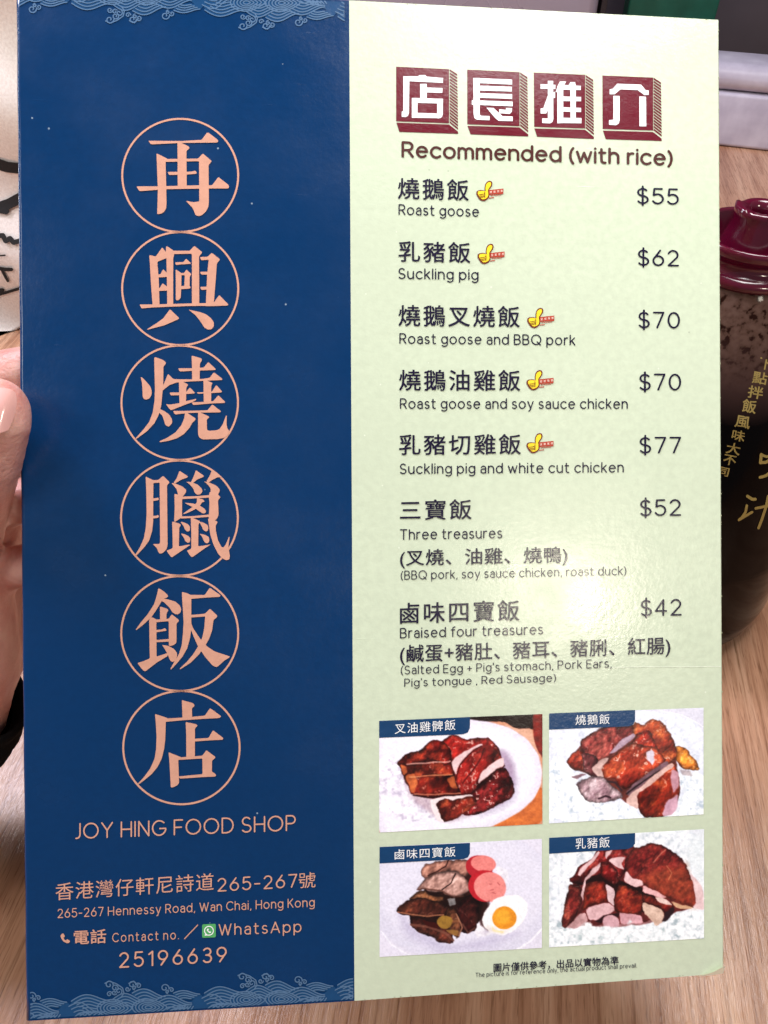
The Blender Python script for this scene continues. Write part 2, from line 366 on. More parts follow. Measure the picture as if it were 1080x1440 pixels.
# ------------------------------------------------------------------ rounded single-line lettering
GL = {
'a': (.50,"M .05 .58 A .27 .5 .23 .22 145 0 L .5 0;M .5 .42 L .26 .42 A .24 .21 .23 .21 90 270 L .34 0 A .34 .17 .16 .17 -90 0"),
'b': (.62,"M 0 1 L 0 0;A .31 .36 .31 .36 180 540"),'c': (.56,"A .33 .36 .33 .36 45 315"),'d': (.62,"A .31 .36 .31 .36 0 360;M .62 1 L .62 0"),
'e': (.64,"M .02 .39 L .64 .39 A .33 .36 .31 .36 5 315"),'f': (.36,"A .36 .8 .2 .2 80 180 L .16 0;M 0 .7 L .36 .7"),
'g': (.60,"A .3 .38 .3 .34 0 360;M .6 .72 L .6 -.06 A .3 -.06 .3 .22 0 -145"),'h': (.54,"M 0 1 L 0 0;M 0 .42 A .27 .44 .27 .28 180 0 L .54 0"),
'i': (0,"M 0 .72 L 0 0;M 0 .96 L 0 .98"),'k': (.48,"M 0 1 L 0 0;M .45 .72 L 0 .28;M .16 .42 L .48 0"),'l': (0,"M 0 1 L 0 0"),
'm': (.88,"M 0 .72 L 0 0;M 0 .45 A .22 .46 .22 .26 180 0 L .44 0;M .44 .45 A .66 .46 .22 .26 180 0 L .88 0"),
'n': (.54,"M 0 .72 L 0 0;M 0 .42 A .27 .44 .27 .28 180 0 L .54 0"),'o': (.66,"A .33 .36 .33 .36 0 360"),
'p': (.62,"M 0 .72 L 0 -.28;A .31 .36 .31 .36 180 540"),'r': (.32,"M 0 .72 L 0 0;M 0 .42 A .26 .44 .26 .28 180 75"),
's': (.45,"A .23 .54 .2 .18 40 270 A .23 .18 .22 .18 90 -150"),'t': (.38,"M .13 .95 L .13 .15 A .28 .15 .15 .15 180 275 L .38 0;M 0 .7 L .36 .7"),
'u': (.54,"M 0 .72 L 0 .28 A .27 .28 .27 .28 180 360 L .54 .72;M .54 .72 L .54 0"),'v': (.56,"M 0 .72 L .28 0 L .56 .72"),
'w': (.88,"M 0 .72 L .22 0 L .44 .66 L .66 0 L .88 .72"),'y': (.56,"M 0 .72 L .29 0;M .56 .72 L .24 -.16 A .1 -.16 .13 .12 -10 -90"),
'A': (.76,"M 0 0 L .38 1 L .76 0;M .12 .32 L .64 .32"),'B': (.62,"M 0 0 L 0 1 L .33 1 A .33 .76 .24 .24 90 -90 L 0 .52;M .33 .52 A .35 .26 .27 .26 90 -90 L 0 0"),
'C': (.78,"A .46 .5 .46 .5 45 315"),'D': (.74,"M 0 0 L 0 1 L .28 1 A .28 .5 .46 .5 90 -90 L 0 0"),'E': (.55,"M .55 1 L 0 1 L 0 0 L .55 0;M 0 .52 L .5 .52"),
'F': (.55,"M .55 1 L 0 1 L 0 0;M 0 .5 L .48 .5"),'G': (.88,"A .46 .5 .46 .5 45 350 L .9 .46 L .5 .46"),'H': (.68,"M 0 0 L 0 1;M .68 0 L .68 1;M 0 .5 L .68 .5"),
'I': (0,"M 0 0 L 0 1"),'J': (.32,"M .32 1 L .32 .26 A .08 .26 .24 .26 0 -100"),'K': (.6,"M 0 1 L 0 0;M .58 1 L 0 .4;M .2 .6 L .62 0"),
'N': (.68,"M 0 0 L 0 1 L .68 0 L .68 1"),'O': (.98,"A .49 .5 .49 .5 0 360"),'P': (.6,"M 0 0 L 0 1 L .33 1 A .33 .73 .27 .27 90 -90 L 0 .46"),
'Q': (.98,"A .49 .5 .49 .5 0 360;M .6 .28 L .94 -.05"),'R': (.62,"M 0 0 L 0 1 L .33 1 A .33 .73 .27 .27 90 -90 L 0 .46;M .32 .46 L .62 0"),
'S': (.6,"A .3 .74 .27 .26 35 270 A .3 .24 .3 .24 90 -150"),'T': (.7,"M 0 1 L .7 1;M .35 1 L .35 0"),'W': (1.08,"M 0 1 L .28 0 L .54 .95 L .8 0 L 1.08 1"),
'Y': (.72,"M 0 1 L .36 .48 L .72 1;M .36 .48 L .36 0"),
'0': (.64,"A .32 .5 .32 .5 0 360"),'1': (.24,"M 0 .8 L .24 1 L .24 0"),'2': (.6,"A .29 .71 .28 .29 160 -35 L .02 0 L .6 0"),
'3': (.55,"A .27 .76 .25 .24 150 -80;M .2 .52 L .28 .52 A .28 .26 .28 .26 90 -150"),'4': (.64,"M .46 0 L .46 1 L 0 .28 L .64 .28"),
'5': (.57,"M .52 1 L .08 1 L .04 .56 A .27 .32 .31 .32 130 -150"),'6': (.6,"M .42 1 L .05 .46;A .3 .31 .3 .31 0 360"),'7': (.58,"M 0 1 L .58 1 L .2 0"),
'8': (.6,"A .3 .76 .24 .24 0 360;A .3 .26 .3 .26 0 360"),'9': (.6,"M .18 0 L .56 .55;A .3 .69 .3 .31 0 360"),
'$': (.6,"A .3 .74 .27 .24 35 270 A .3 .25 .3 .25 90 -150;M .3 1.14 L .3 -.14"),'(': (.17,"A .42 .42 .42 .66 125 235"),')': (.17,"A -.25 .42 .42 .66 55 -55"),
',': (.05,"M .05 .03 L 0 -.14"),'.': (0,"M 0 .02 L 0 .03"),"'": (0,"M 0 1 L 0 .8"),'+': (.5,"M 0 .42 L .5 .42;M .25 .67 L .25 .17"),'-': (.36,"M 0 .42 L .36 .42"),
}
def glyph_strokes(g):
    out = []
    for sub in GL[g][1].split(';'):
        t = sub.split(); i = 0; pts = []
        while i < len(t):
            c = t[i]
            if c in 'ML': pts.append((float(t[i+1]), float(t[i+2]))); i += 3
            else:
                cx, cy, rx, ry, a0, a1 = map(float, t[i+1:i+7]); i += 7
                n = max(4, int(abs(a1-a0)/22))
                pts += [(cx+rx*math.cos(R(a0+(a1-a0)*k/n)), cy+ry*math.sin(R(a0+(a1-a0)*k/n))) for k in range(n+1)]
        out.append(pts)
    return out
GC = {}
def gmesh(g, wd):
    if (g, wd) not in GC:
        ps = []
        for s in glyph_strokes(g): ps += stroke_polys(s, wd)
        GC[(g, wd)] = union(ps)
    return GC[(g, wd)]
def latin(text, wd=.13, gap=.27, space=.36):
    V, Fc, x = [], [], 0.0
    for ch in text:
        if ch == ' ': x += space; continue
        v, f = gmesh(ch, wd); b = len(V)
        V += [(a+x, c) for a, c in v]; Fc += [[i+b for i in t] for t in f]
        x += GL[ch][0] + gap
    return V, Fc
def cjk(text, off=.012, sp=1.0):
    c = bpy.data.curves.new('t', 'FONT'); c.body = text; c.size = 1; c.offset = 0; c.resolution_u = 3; c.space_character = sp
    o = bpy.data.objects.new('t', c); C.objects.link(o)
    dg = bpy.context.evaluated_depsgraph_get(); me = bpy.data.meshes.new_from_object(o.evaluated_get(dg))
    V = [(v.co.x, v.co.y) for v in me.vertices]; Fc = [list(p.vertices) for p in me.polygons]
    bpy.data.meshes.remove(me); bpy.data.objects.remove(o); bpy.data.curves.remove(c)
    if off:                                   # heavier weight: four shifted copies, laid a few microns apart by flat()
        V0, F0, n = V, Fc, len(V); V, Fc = [], []
        for k, (dx, dy) in enumerate(((off, off), (-off, off), (off, -off), (-off, -off))):
            V += [(a+dx, b+dy, k) for a, b in V0]; Fc += [[i+k*n for i in f] for f in F0]
    return V, Fc
def place_latin(name, text, xL, xR, top, base, slope, mat, wd=.13, gap=.27, z=2, label=None, space=.36):
    V, Fc = latin(text, wd, gap, space)
    x0 = min(a[0] for a in V); x1 = max(a[0] for a in V)
    kx = (xR-xL)/(x1-x0); ky = (base-top)/(1+wd*.5)
    base -= wd*.25*ky
    v = [(xL+(a-x0)*kx, base+slope*(a-x0)*kx-b*ky) for a, b in V]
    o = flat(name, v, Fc, mat, z)
    if label: o['label'] = label
    return o
def place_cjk(name, text, xL, xR, top, bot, slope, mat, off=.012, sp=1.0, z=2, label=None, shear=0.0):
    V, Fc = cjk(text, off, sp)
    x0 = min(a[0] for a in V); x1 = max(a[0] for a in V); y0 = min(a[1] for a in V); y1 = max(a[1] for a in V)
    kx = (xR-xL)/(x1-x0); ky = (bot-top)/(y1-y0)
    v = [(xL+(q[0]-x0)*kx, bot+slope*(q[0]-x0)*kx-(q[1]-y0)*ky)+tuple(q[2:]) for q in V]
    return flat(name, v, Fc, mat, z)
def sl(y): return (570-y)*8.9e-5
K = M['black']
dishes = [('燒鵝飯', 559.5, 659, 250, 280, 1.17), ('乳豬飯', 560.4, 661.4, 339, 368.3, 1.17), ('燒鵝叉燒飯', 560.4, 730.7, 428.6, 458.8, 1.17), ('燒鵝油雞飯', 561.2, 731.5, 519.7, 549.5, 1.17),
          ('乳豬切雞飯', 561.2, 732.3, 611, 640, 1.17), ('三寶飯', 562.4, 663, 703, 731.6, 1.17), ('(叉燒、油雞、燒鴨)', 562.4, 797.9, 772.8, 799.5, 1.05), ('鹵味四寶飯', 562.4, 730.3, 847.6, 877.3, 1.17),
          ('(鹹蛋+豬肚、豬耳、豬脷、紅腸)', 562.4, 942.5, 907.0, 935.5, 1.05)]
for t, a, b, c, d, s in dishes: place_cjk('dish_name', t, a, b, c, d, sl((c+d)/2), K, .008, s)
eng = [('Roast goose', 560.4, 673.6, 287.7, 302), ('Suckling pig', 560.4, 672.8, 377.3, 392), ('Roast goose and BBQ pork', 561.6, 808.9, 469, 483.2), ('Roast goose and soy sauce chicken', 562.4, 882.6, 560.5, 574.6),
       ('Suckling pig and white cut chicken', 562.4, 877, 652.2, 666.4), ('Three treasures', 562.4, 706.2, 744.6, 758.8), ('(BBQ pork, soy sauce chicken, roast duck)', 563.6, 880.6, 802.8, 815),
       ('Braised four treasures', 562.4, 763.7, 883.3, 897.3), ("(Salted Egg + Pig's stomach, Pork Ears,", 563.6, 859.8, 936.3, 948.2), ("Pig's tongue , Red Sausage)", 568.5, 781.6, 954.5, 965.6)]
for t, a, b, c, d in eng: place_latin('english_line', t, a, b, c, d, sl(c), K, .125 if d-c > 13 else .115, .29)
prices = [('$55', 895.7, 954.3, 264.4, 286.2), ('$62', 896.9, 954.7, 351.2, 373.2), ('$70', 897.7, 956, 438.8, 461), ('$70', 899, 957.6, 525.9, 548.5), ('$77', 899.3, 957.6, 615, 637.2), ('$52', 900, 957.6, 703, 725.4), ('$42', 901, 958.4, 843.8, 866.3)]
for t, a, b, c, d in prices: place_latin('price', t, a, b, c, d, sl(c), K, .115, .3)
place_latin('heading_line', 'Recommended (with rice)', 564.5, 945.7, 199.5, 221, .031, M['brown'], .165, .26)
place_cjk('footnote', '圖片僅供參考，出品以實物為準', 694, 869.7, 1354.5, 1367, -.060, K, .010, 1.0)
place_latin('footnote', 'The picture is for reference only, the actual product shall prevail.', 668.6, 895.4, 1367.8, 1373.8, -.060, K, .12, .30)
# address block
Gd = M['gold']
place_latin('shop_name_line', 'JOY HING FOOD SHOP', 106, 416, 1157.8, 1179.3, -.038, Gd, .10, .26)
place_cjk('address_line', '香港灣仔軒尼詩道', 78.3, 300.6, 1241.6, 1266, -.066, Gd, 0, 1.08)
place_latin('address_line', '265-267', 306, 418, 1235, 1253.2, -.055, Gd, .11, .34)
place_cjk('address_line', '號', 420, 443.7, 1227, 1249, -.05, Gd, 0)
place_latin('address_line', '265-267 Hennessy Road, Wan Chai, Hong Kong', 81.3, 442.5, 1278, 1290.4, -.044, Gd, .115, .30)
place_cjk('contact_line', '電話', 104, 149.5, 1308, 1328, -.05, Gd, .010, 1.05)
place_latin('contact_line', 'Contact no.', 158, 251.7, 1312, 1324.4, -.045, Gd, .12, .42)
place_latin('contact_line', 'WhatsApp', 307.5, 424, 1299.3, 1315, -.042, Gd, .11, .36)
place_latin('phone_number', '25196639', 167.8, 319, 1339.5, 1360.3, -.056, Gd, .115, .42)
v, f = ribbon([(259.3, 1320), (278.5, 1300)], 1.4); flat('slash', v, f, Gd, 2)
def receiver(cx, cy, s):
    a = [(cx+s*x, cy+s*y) for x, y in [(-.85,-.75),(-.5,-1),(-.3,-.95),(-.05,-.45),(-.15,-.25),(-.35,-.1),(-.1,.3),(.2,.45),(.35,.25),(.5,.2),(1,.55),(.98,.75),(.7,1),(.35,1),(-.3,.7),(-.75,.1),(-.95,-.4)]]
    return union([a])
v, f = receiver(91.8, 1319, 6.8); flat('phone_icon', v, f, Gd, 2)
def rrect(x0, y0, x1, y1, r, n=4, s=0):
    o = []
    for cx, cy, a0 in ((x1-r, y1-r, 0), (x0+r, y1-r, 90), (x0+r, y0+r, 180), (x1-r, y0+r, 270)):
        o += [(cx+r*math.cos(R(a0+90*k/n)), cy+r*math.sin(R(a0+90*k/n))) for k in range(n+1)]
    return [(x, y+s*(x-x0)) for x, y in o]
flat('chat_icon', *union([rrect(284.3, 1299.4, 303.6, 1318.4, 2, s=-.04)]), M['green'], 2)
cir = [(294+6.2*math.cos(R(a)), 1308.2+6.2*math.sin(R(a))) for a in range(120, 455, 12)]
flat('chat_icon_bubble', *union(stroke_polys(cir + [(288.6, 1314.3), (290.6, 1308.2+5.2)], 1.3)), M['white'], 3)
v, f = receiver(294, 1308.2, 3.1); flat('chat_icon_receiver', v, f, M['white'], 3)

# ------------------------------------------------------------------ the four heading blocks
BA = (550, 85, 5.4); BB = (740, 90, 5.4)
blocks = [(BA, [(38,48),(440,67),(440,478),(38,463)], [(445,68),(502,104),(508,536),(445,484)], [(40,473),(440,487),(508,541),(508,558),(62,543)],
  [[(92,122),(203,122),(215,113),(258,113),(270,125),(393,135),(393,172),(138,160),(135,400),(128,422),(110,432),(80,430),(80,392),(92,385)],[(220,180),(270,180),(270,292),(220,290)],[(265,207),(390,212),(388,248),(265,245)],
   [(157,287),(200,287),(200,437),(157,437)],[(157,287),(393,293),(393,330),(157,322)],[(350,293),(393,293),(392,410),(385,432),(360,442),(348,440)],[(157,398),(360,405),(375,440),(157,437)]]),
 (BA, [(578,70),(975,90),(975,500),(578,486)], [(979,91),(1034,127),(1041,556),(979,505)], [(579,497),(975,509),(1041,562),(1041,578),(603,562)],
  [[(623,135),(672,135),(672,415),(685,422),(747,424),(747,456),(650,452),(632,440),(625,410)],[(623,135),(918,147),(918,185),(623,172)],[(665,193),(916,202),(916,238),(665,230)],[(665,250),(918,258),(918,294),(665,285)],[(612,303),(922,315),(922,350),(612,338)],
   [(722,360),(778,363),(845,425),(922,427),(922,463),(815,460),(790,440)],[(820,372),(870,377),(872,362),(918,364),(915,392),(900,408),(820,403)]]),
 (BB, [(57,66),(447,83),(447,490),(60,478)], [(451,84),(508,121),(513,548),(451,496)], [(61,490),(446,499),(513,554),(513,570),(82,553)],
  [[(163,130),(203,130),(205,420),(198,442),(180,453),(120,450),(120,415),(163,415)],[(107,155),(220,160),(220,192),(107,190)],[(163,240),(218,212),(218,258),(203,262),(170,340),(150,378),(108,378),(108,340),(130,335)],[(255,135),(303,135),(285,165),(275,215),(222,215),(240,165)],
   [(235,170),(280,165),(280,450),(235,453)],[(270,160),(413,168),(413,200),(270,197)],[(275,248),(415,252),(415,285),(275,283)],[(275,330),(415,335),(415,367),(275,363)],[(235,410),(418,412),(418,452),(235,450)],[(335,140),(370,140),(375,165),(375,415),(335,415),(333,180),(322,160)]]),
 (BB, [(578,88),(963,104),(963,506),(580,494)], [(967,105),(1023,141),(1028,560),(967,513)], [(582,506),(963,517),(1028,568),(1028,585),(603,572)],
  [[(690,152),(870,158),(905,200),(928,203),(928,237),(895,238),(845,200),(715,195),(670,232),(632,232),(632,195),(655,190)],[(660,243),(708,245),(708,430),(700,455),(680,467),(627,463),(627,428),(660,425)],[(857,248),(908,250),(910,475),(858,475)]])]
for (ox, oy, s), front, side, bot, gl in blocks:
    flat('heading_block', *union(zoomed([front, bot], ox, oy, s)), M['maroon'], 1)
    st = []; a, b, c, d = side; n = 18                          # hatched side: a stripe between every two white lines
    for k in range(n):
        t0, t1 = k/n, (k+.66)/n
        L = lambda p, q, t: (p[0]+(q[0]-p[0])*t, p[1]+(q[1]-p[1])*t)
        st.append([L(a, d, t0), L(b, c, t0), L(b, c, t1), L(a, d, t1)])
    flat('heading_block_hatching', *union(zoomed(st, ox, oy, s)), M['maroon'], 1)
    flat('heading_character', *union(zoomed([g for g in gl], ox, oy, s)), M['white'], 2)

# ------------------------------------------------------------------ thumbs-up marks (zoom 21.6, origin 735,425)
hand_out = [(385,500),(380,400),(395,300),(440,225),(520,190),(580,210),(602,270),(590,340),(540,410),(505,465),(510,560),(515,650),(480,710),(420,755),(360,778),(280,770),(220,720),(175,650),(140,580),(145,510),(190,470),(280,460),(370,470)]
hand_in = [(408,505),(402,400),(418,310),(455,250),(520,218),(562,230),(576,280),(560,335),(515,400),(478,460),(485,560),(488,640),(460,690),(410,728),(355,748),(295,742),(245,700),(200,640),(168,570),(175,520),(205,495),(285,488),(375,495)]
for (tx, ty) in [(670.0, 255.5), (671.7, 344.0), (741.5, 434.0), (740.5, 521.5), (740.5, 610.0)]:
    ox, oy = tx-6.2, ty-9.3
    s = 21.6
    flat('thumbs_up_mark', *union(zoomed([[(368+(x-368)*1.06, 480+(y-480)*1.05) for x, y in smooth_poly(hand_out, 2)]], ox, oy, s)), M['outline'], 2)
    flat('thumbs_up_fill', *union(zoomed([smooth_poly(hand_in, 2)], ox, oy, s)), M['yellow'], 3)
    lines = [(200,608),(300,600),(375,575)], [(210,655),(300,650),(375,625)], [(245,690),(320,685),(378,660)], [(380,520),(385,600),(380,700)]
    ps = []
    for l in lines: ps += stroke_polys([(ox+x/s, oy+y/s) for x, y in l], .75, n=6)
    flat('thumbs_up_finger_lines', *union(ps), M['outline'], 4)
    flat('thumbs_up_ribbon', *union([[(ox+x/s, oy+y/s) for x, y in p] for p in ([(500,462),(950,415),(945,580),(510,605)], [(510,690),(660,672),(665,700),(515,715)], [(560,625),(880,600),(885,615),(565,642)])]), M['red'], 2)
    flat('thumbs_up_ribbon_characters', *union([[(ox+(x+dx)/s, oy+(y-dx*.09)/s) for x, y in ((0,500),(62,495),(62,552),(0,556))] for dx in (535,645,755,865)]) if False else union([[(ox+(535+dx+x)/s, oy+(y-dx*.11)/s) for x, y in p] for dx in (0,110,220,330) for p in ([(0,500),(64,496),(64,508),(0,512)],[(0,522),(64,518),(64,530),(0,534)],[(0,546),(64,542),(64,554),(0,558)],[(26,500),(38,500),(38,556),(26,556)])]), ink('pale_pink_ink', (.85,.55,.45)), 3)

# ------------------------------------------------------------------ wave borders, traced in zoom 4.32, origin (260,1350)
def arc_hump(a, pk, b, n=14):
    out = []
    for k in range(n+1):
        t = k/n
        if t < .5: u = t*2; x = a[0]+(pk[0]-a[0])*u; h = math.sin(u*math.pi/2)**1.0; y = a[1]+(pk[1]-a[1])*h
        else: u = t*2-1; x = pk[0]+(b[0]-pk[0])*u; h = (1-math.cos(u*math.pi))/2; y = pk[1]+(b[1]-pk[1])*h
        out.append((x, y))
    return out
def spiral(cx, cy, r, a0, turns, d=1, n=18):
    return [(cx+r*(1-.75*k/n)*math.cos(R(a0)+d*turns*2*math.pi*k/n), cy+r*(1-.75*k/n)*math.sin(R(a0)+d*turns*2*math.pi*k/n)) for k in range(n+1)]
wl, wf = [], []                                                # lines, fills
def hump(a, pk, b, floor, n=5):
    top = arc_hump(a, pk, b); wf.append(top+[(b[0], floor), (a[0], floor)])
    for k in range(n):
        s = 1-k*.8/n; cxm = (a[0]+b[0])/2*.6+pk[0]*.4
        wl.append([(cxm+(x-cxm)*s, floor+(y-floor)*(1-k/n*1.0)+k*0.8) for x, y in top])
def leaf(cx, cy, w, h, n=5):
    def pts(s, nn=22):
        o = []
        for k in range(nn+1):
            t = k/nn*2*math.pi
            x = math.cos(t); y = math.sin(t)*(1-.55*max(0, x)**1.5)
            o.append((cx-(x*-1)*w*s*(1 if x > 0 else .88), cy-y*h*s))
        return o
    wf.append(pts(1)[:-1])
    for k in range(n): wl.append(pts(1-k*.2))
hump((120,200),(215,160),(350,195),255); hump((370,190),(445,152),(560,195),240); hump((490,150),(560,124),(690,172),200,4)
hump((635,192),(710,163),(850,212),250); hump((740,150),(800,134),(900,156),190,4); hump((105,232),(175,208),(270,262),300,4); hump((700,250),(760,228),(850,222),300,4)
wf.append([(820,212),(850,200),(905,158),(935,190),(930,300),(820,300)]); wf.append([(105,232),(130,195),(215,200),(360,200),(560,190),(850,205),(850,300),(105,300)])
leaf(375,243,112,54); leaf(588,238,112,52)
for k in range(6): wl.append([(130+k*26,305),(165+k*26,275),(215+k*22,262)]); wl.append([(690+k*26,290),(725+k*24,255),(780+k*16,232)])
for s in [spiral(350,98,26,0,1.1,-1), spiral(385,118,22,30,1.2,-1), spiral(408,138,22,60,1.1,-1), spiral(352,156,18,0,1.2,-1), spiral(382,146,16,30,1.1), spiral(490,98,24,0,1.1,-1), spiral(462,124,16,0,1.1), spiral(528,104,18,200,1.2), spiral(505,116,14,90,1.1),
          spiral(688,118,26,0,1.1,-1), spiral(728,130,16,200,1.1), spiral(705,140,12,90,1.1), [(325,90),(350,76),(395,92),(432,118),(440,150),(425,172)], [(470,90),(500,76),(520,96)]]: wl.append(s)
PER = 808.0
def wave_map(x, y, top):
    px = 260+x/4.32; yy = 1350+(y)/4.32
    # flatten the local slope against the bottom edge, then measure from that edge
    ye = 1436-(px-35.5)*.0623
    ye0 = 1350+(300-(x-100)*.062)/4.32
    q = P(px, ye)
    h = (ye0-yy)*(.297/1460)*1.0 + .0004
    xw = q[0]
    if top:
        t = P(px, -24+(px-21.5)*.0525); return (t[0], t[1]-h)
    return (xw, q[1]+h)
XL0 = P(37, 1434)[0]+.0012
def clipx(poly, lim, keep_less, ylim=None):
    out = []
    for i in range(len(poly)):
        a, b = poly[i], poly[(i+1) % len(poly)]
        ia, ib = ((a[0] < lim), (b[0] < lim)) if keep_less else ((a[0] > lim), (b[0] > lim))
        if ia: out.append(a)
        if ia != ib:
            t = (lim-a[0])/(b[0]-a[0]); out.append((lim, a[1]+(b[1]-a[1])*t))
    return out
def clipy(poly, f):
    out = []
    for i in range(len(poly)):
        a, b = poly[i], poly[(i+1) % len(poly)]; fa, fb = f(a), f(b)
        if fa > 0: out.append(a)
        if (fa > 0) != (fb > 0):
            t = fa/(fa-fb); out.append((a[0]+(b[0]-a[0])*t, a[1]+(b[1]-a[1])*t))
    return out
for top in (False, True):
    fill, line = [], []
    if top: e0, e1 = tl, mt; sg = -1
    else: e0, e1 = bl, mb; sg = 1
    edge = lambda p: sg*(p[1]-(e0[1]+(e1[1]-e0[1])*(p[0]-e0[0])/(e1[0]-e0[0])))-.0006
    xr = min(mb[0], mt[0])-.0003
    for rep in (-2, -1, 0, 1):
        sh = lambda p: [wave_map(x+rep*PER, y+.0*rep, top) for x, y in p]
        off = rep*PER*.062
        def mapp(p): return [wave_map(x+rep*PER, y-off, top) for x, y in p]
        for p in wf:
            q = clipy(clipx(clipx(mapp(p), XL0, False) or [(0, 0)], xr, True) or [(0, 0)], edge)
            if len(q) > 2: fill.append(q)
        for l in wl:
            for q in stroke_polys(mapp(l), .00034, n=5):
                q = clipx(q, XL0, False)
                if q: q = clipx(q, xr, True)
                if q: q = clipy(q, edge)
                if len(q) > 2: line.append(q)
    big = lambda ps: [q for q in ([(round(x*1000, 3), round(y*1000, 3)) for x, y in p] for p in ps) if abs(area2(q)) > .004]
    v, f = union(big(fill)); flat('wave_border_fill', [(x/1000, y/1000) for x, y in v], f, M['wavefill'], 1, topx=False)
    v, f = union(big(line)); flat('wave_border_lines', [(x/1000, y/1000) for x, y in v], f, M['wave'], 2, topx=False)

# ------------------------------------------------------------------ printed dish pictures
def vnoise(h, w, n, seed, octv=3, ar=1.0):
    rg = np.random.RandomState(seed); out = np.zeros((h, w)); amp = 1; tot = 0
    for o in range(octv):
        gx, gy = int(n*(2**o))+2, int(n*(2**o)*h/w*ar)+2
        g = rg.rand(gy+1, gx+1)
        X = np.linspace(0, gx-1.001, w); Y = np.linspace(0, gy-1.001, h)
        xi, yi = X.astype(int), Y.astype(int); fx, fy = X-xi, Y-yi; fx = fx*fx*(3-2*fx); fy = fy*fy*(3-2*fy)
        a = g[yi][:, xi]*(1-fx)+g[yi][:, xi+1]*fx; b = g[yi+1][:, xi]*(1-fx)+g[yi+1][:, xi+1]*fx
        out += amp*(a*(1-fy[:, None])+b*fy[:, None]); tot += amp; amp *= .55
    return out/tot
PW, PH = 250, 176
class Pic:
    def __init__(s, TLc, TRc, BRc, BLc, base, seed):
        s.q = (TLc, TRc, BRc, BLc); s.h, s.w = PH, PW
        s.img = np.ones((s.h, s.w, 3))*np.array(base, float)
        yy, xx = np.mgrid[0:s.h, 0:s.w]
        u = xx/(s.w-1); v = yy/(s.h-1)
        x0, x1 = TLc[0], TRc[0]
        s.X = x0+(x1-x0)*u
        yt = TLc[1]+(TRc[1]-TLc[1])*u; yb = BLc[1]+(BRc[1]-BLc[1])*u
        s.Y = yt+(yb-yt)*v
        s.seed = seed; s.n1 = (vnoise(s.h, s.w, 14, seed, 4)-.5)*1.7; s.n2 = (vnoise(s.h, s.w, 14, seed+1, 4)-.5)*1.7
    def mask(s, poly, rough=10, soft=4.0):
        for _ in range(1 if len(poly) < 24 else 0):
            q = []
            for i in range(len(poly)):
                a, b = poly[i], poly[(i+1) % len(poly)]
                k = .13; q += [(a[0]*(1-k)+b[0]*k, a[1]*(1-k)+b[1]*k), (a[0]*k+b[0]*(1-k), a[1]*k+b[1]*(1-k))]
            poly = q
        rough = rough*1.5; X = s.X+s.n1*rough; Y = s.Y+s.n2*rough; ins = np.zeros(X.shape, bool); dm = np.full(X.shape, 1e9)
        n = len(poly)
        for i in range(n):
            (ax_, ay_), (bx, by) = poly[i], poly[(i+1) % n]
            c = ((ay_ > Y) != (by > Y)) & (X < (bx-ax_)*(Y-ay_)/((by-ay_) or 1e-9)+ax_); ins ^= c
            dx, dy = bx-ax_, by-ay_; t = np.clip(((X-ax_)*dx+(Y-ay_)*dy)/(dx*dx+dy*dy+1e-9), 0, 1)
            dm = np.minimum(dm, np.hypot(X-ax_-t*dx, Y-ay_-t*dy))
        sd = np.where(ins, dm, -dm); return np.clip(sd/soft+.5, 0, 1), sd
    def put(s, m, col): s.img = s.img*(1-m[..., None])+np.asarray(col, float)*m[..., None]
    def fill(s, poly, col, rough=8, soft=4, nz=0.0, alpha=1.0):
        m, sd = s.mask(poly, rough, soft); c = np.ones((s.h, s.w, 3))*np.array(col, float)
        if nz: s.seed += 3; c = c*(1+nz*(vnoise(s.h, s.w, 30, s.seed, 3)-.5)[..., None]*2)
        s.put(m*alpha, c); return m, sd
    def meat(s, poly, base, dark, hi, rough=14, rim=None, gloss=.5, sc_=14, hc=(238, 200, 188), grow=3):
        _, sd = s.mask(poly, rough, 4); m = np.clip((sd+grow)/5+.5, 0, 1); s.seed += 7
        a = vnoise(s.h, s.w, sc_*.55, s.seed, 3); b = vnoise(s.h, s.w, sc_*1.2, s.seed+1, 4); f = vnoise(s.h, s.w, 60, s.seed+2, 2)
        t = np.clip((a-.25)/.42, 0, 1)[..., None]
        c = np.array(dark)*(1-t)+np.array(base)*t
        t2 = np.clip((b-.48)/.28, 0, 1)[..., None]*.8; c = c*(1-t2)+np.array(hi)*t2
        gy, gx = np.gradient(a*.6+b*.4); rel = (gy*-.6+gx*-.8)*s.w/sc_*.55
        c = c*np.clip(1+rel, .6, 1.45)[..., None]*(.90+.2*f)[..., None]
        rid = np.clip(1-np.abs(b-.52)*22, 0, 1)*np.clip((a-.42)/.1, 0, 1)*np.clip((f-.42)/.2, 0, 1)
        g = np.clip(rid*gloss*1.5, 0, .85); c = c*(1-g[..., None])+np.array(hc)*g[..., None]
        e = np.clip((sd+grow)/22, 0, 1)[..., None]; c = c*(.42+.58*e**.7)
        if rim is not None: r_ = np.clip(1-abs(sd-4)/5, 0, 1)[..., None]*.6; c = c*(1-r_)+np.array(rim)*r_
        s.put(m, np.clip(c*1.12, 0, 255))
        return m
    def ell(s, cx, cy, rx, ry, col, rot=0, rough=3, soft=4, nz=0, n=40):
        p = [(cx+rx*math.cos(t)*math.cos(R(rot))-ry*math.sin(t)*math.sin(R(rot)), cy+rx*math.cos(t)*math.sin(R(rot))+ry*math.sin(t)*math.cos(R(rot))) for t in np.linspace(0, 2*math.pi, n, False)]
        return s.fill(p, col, rough, soft, nz)
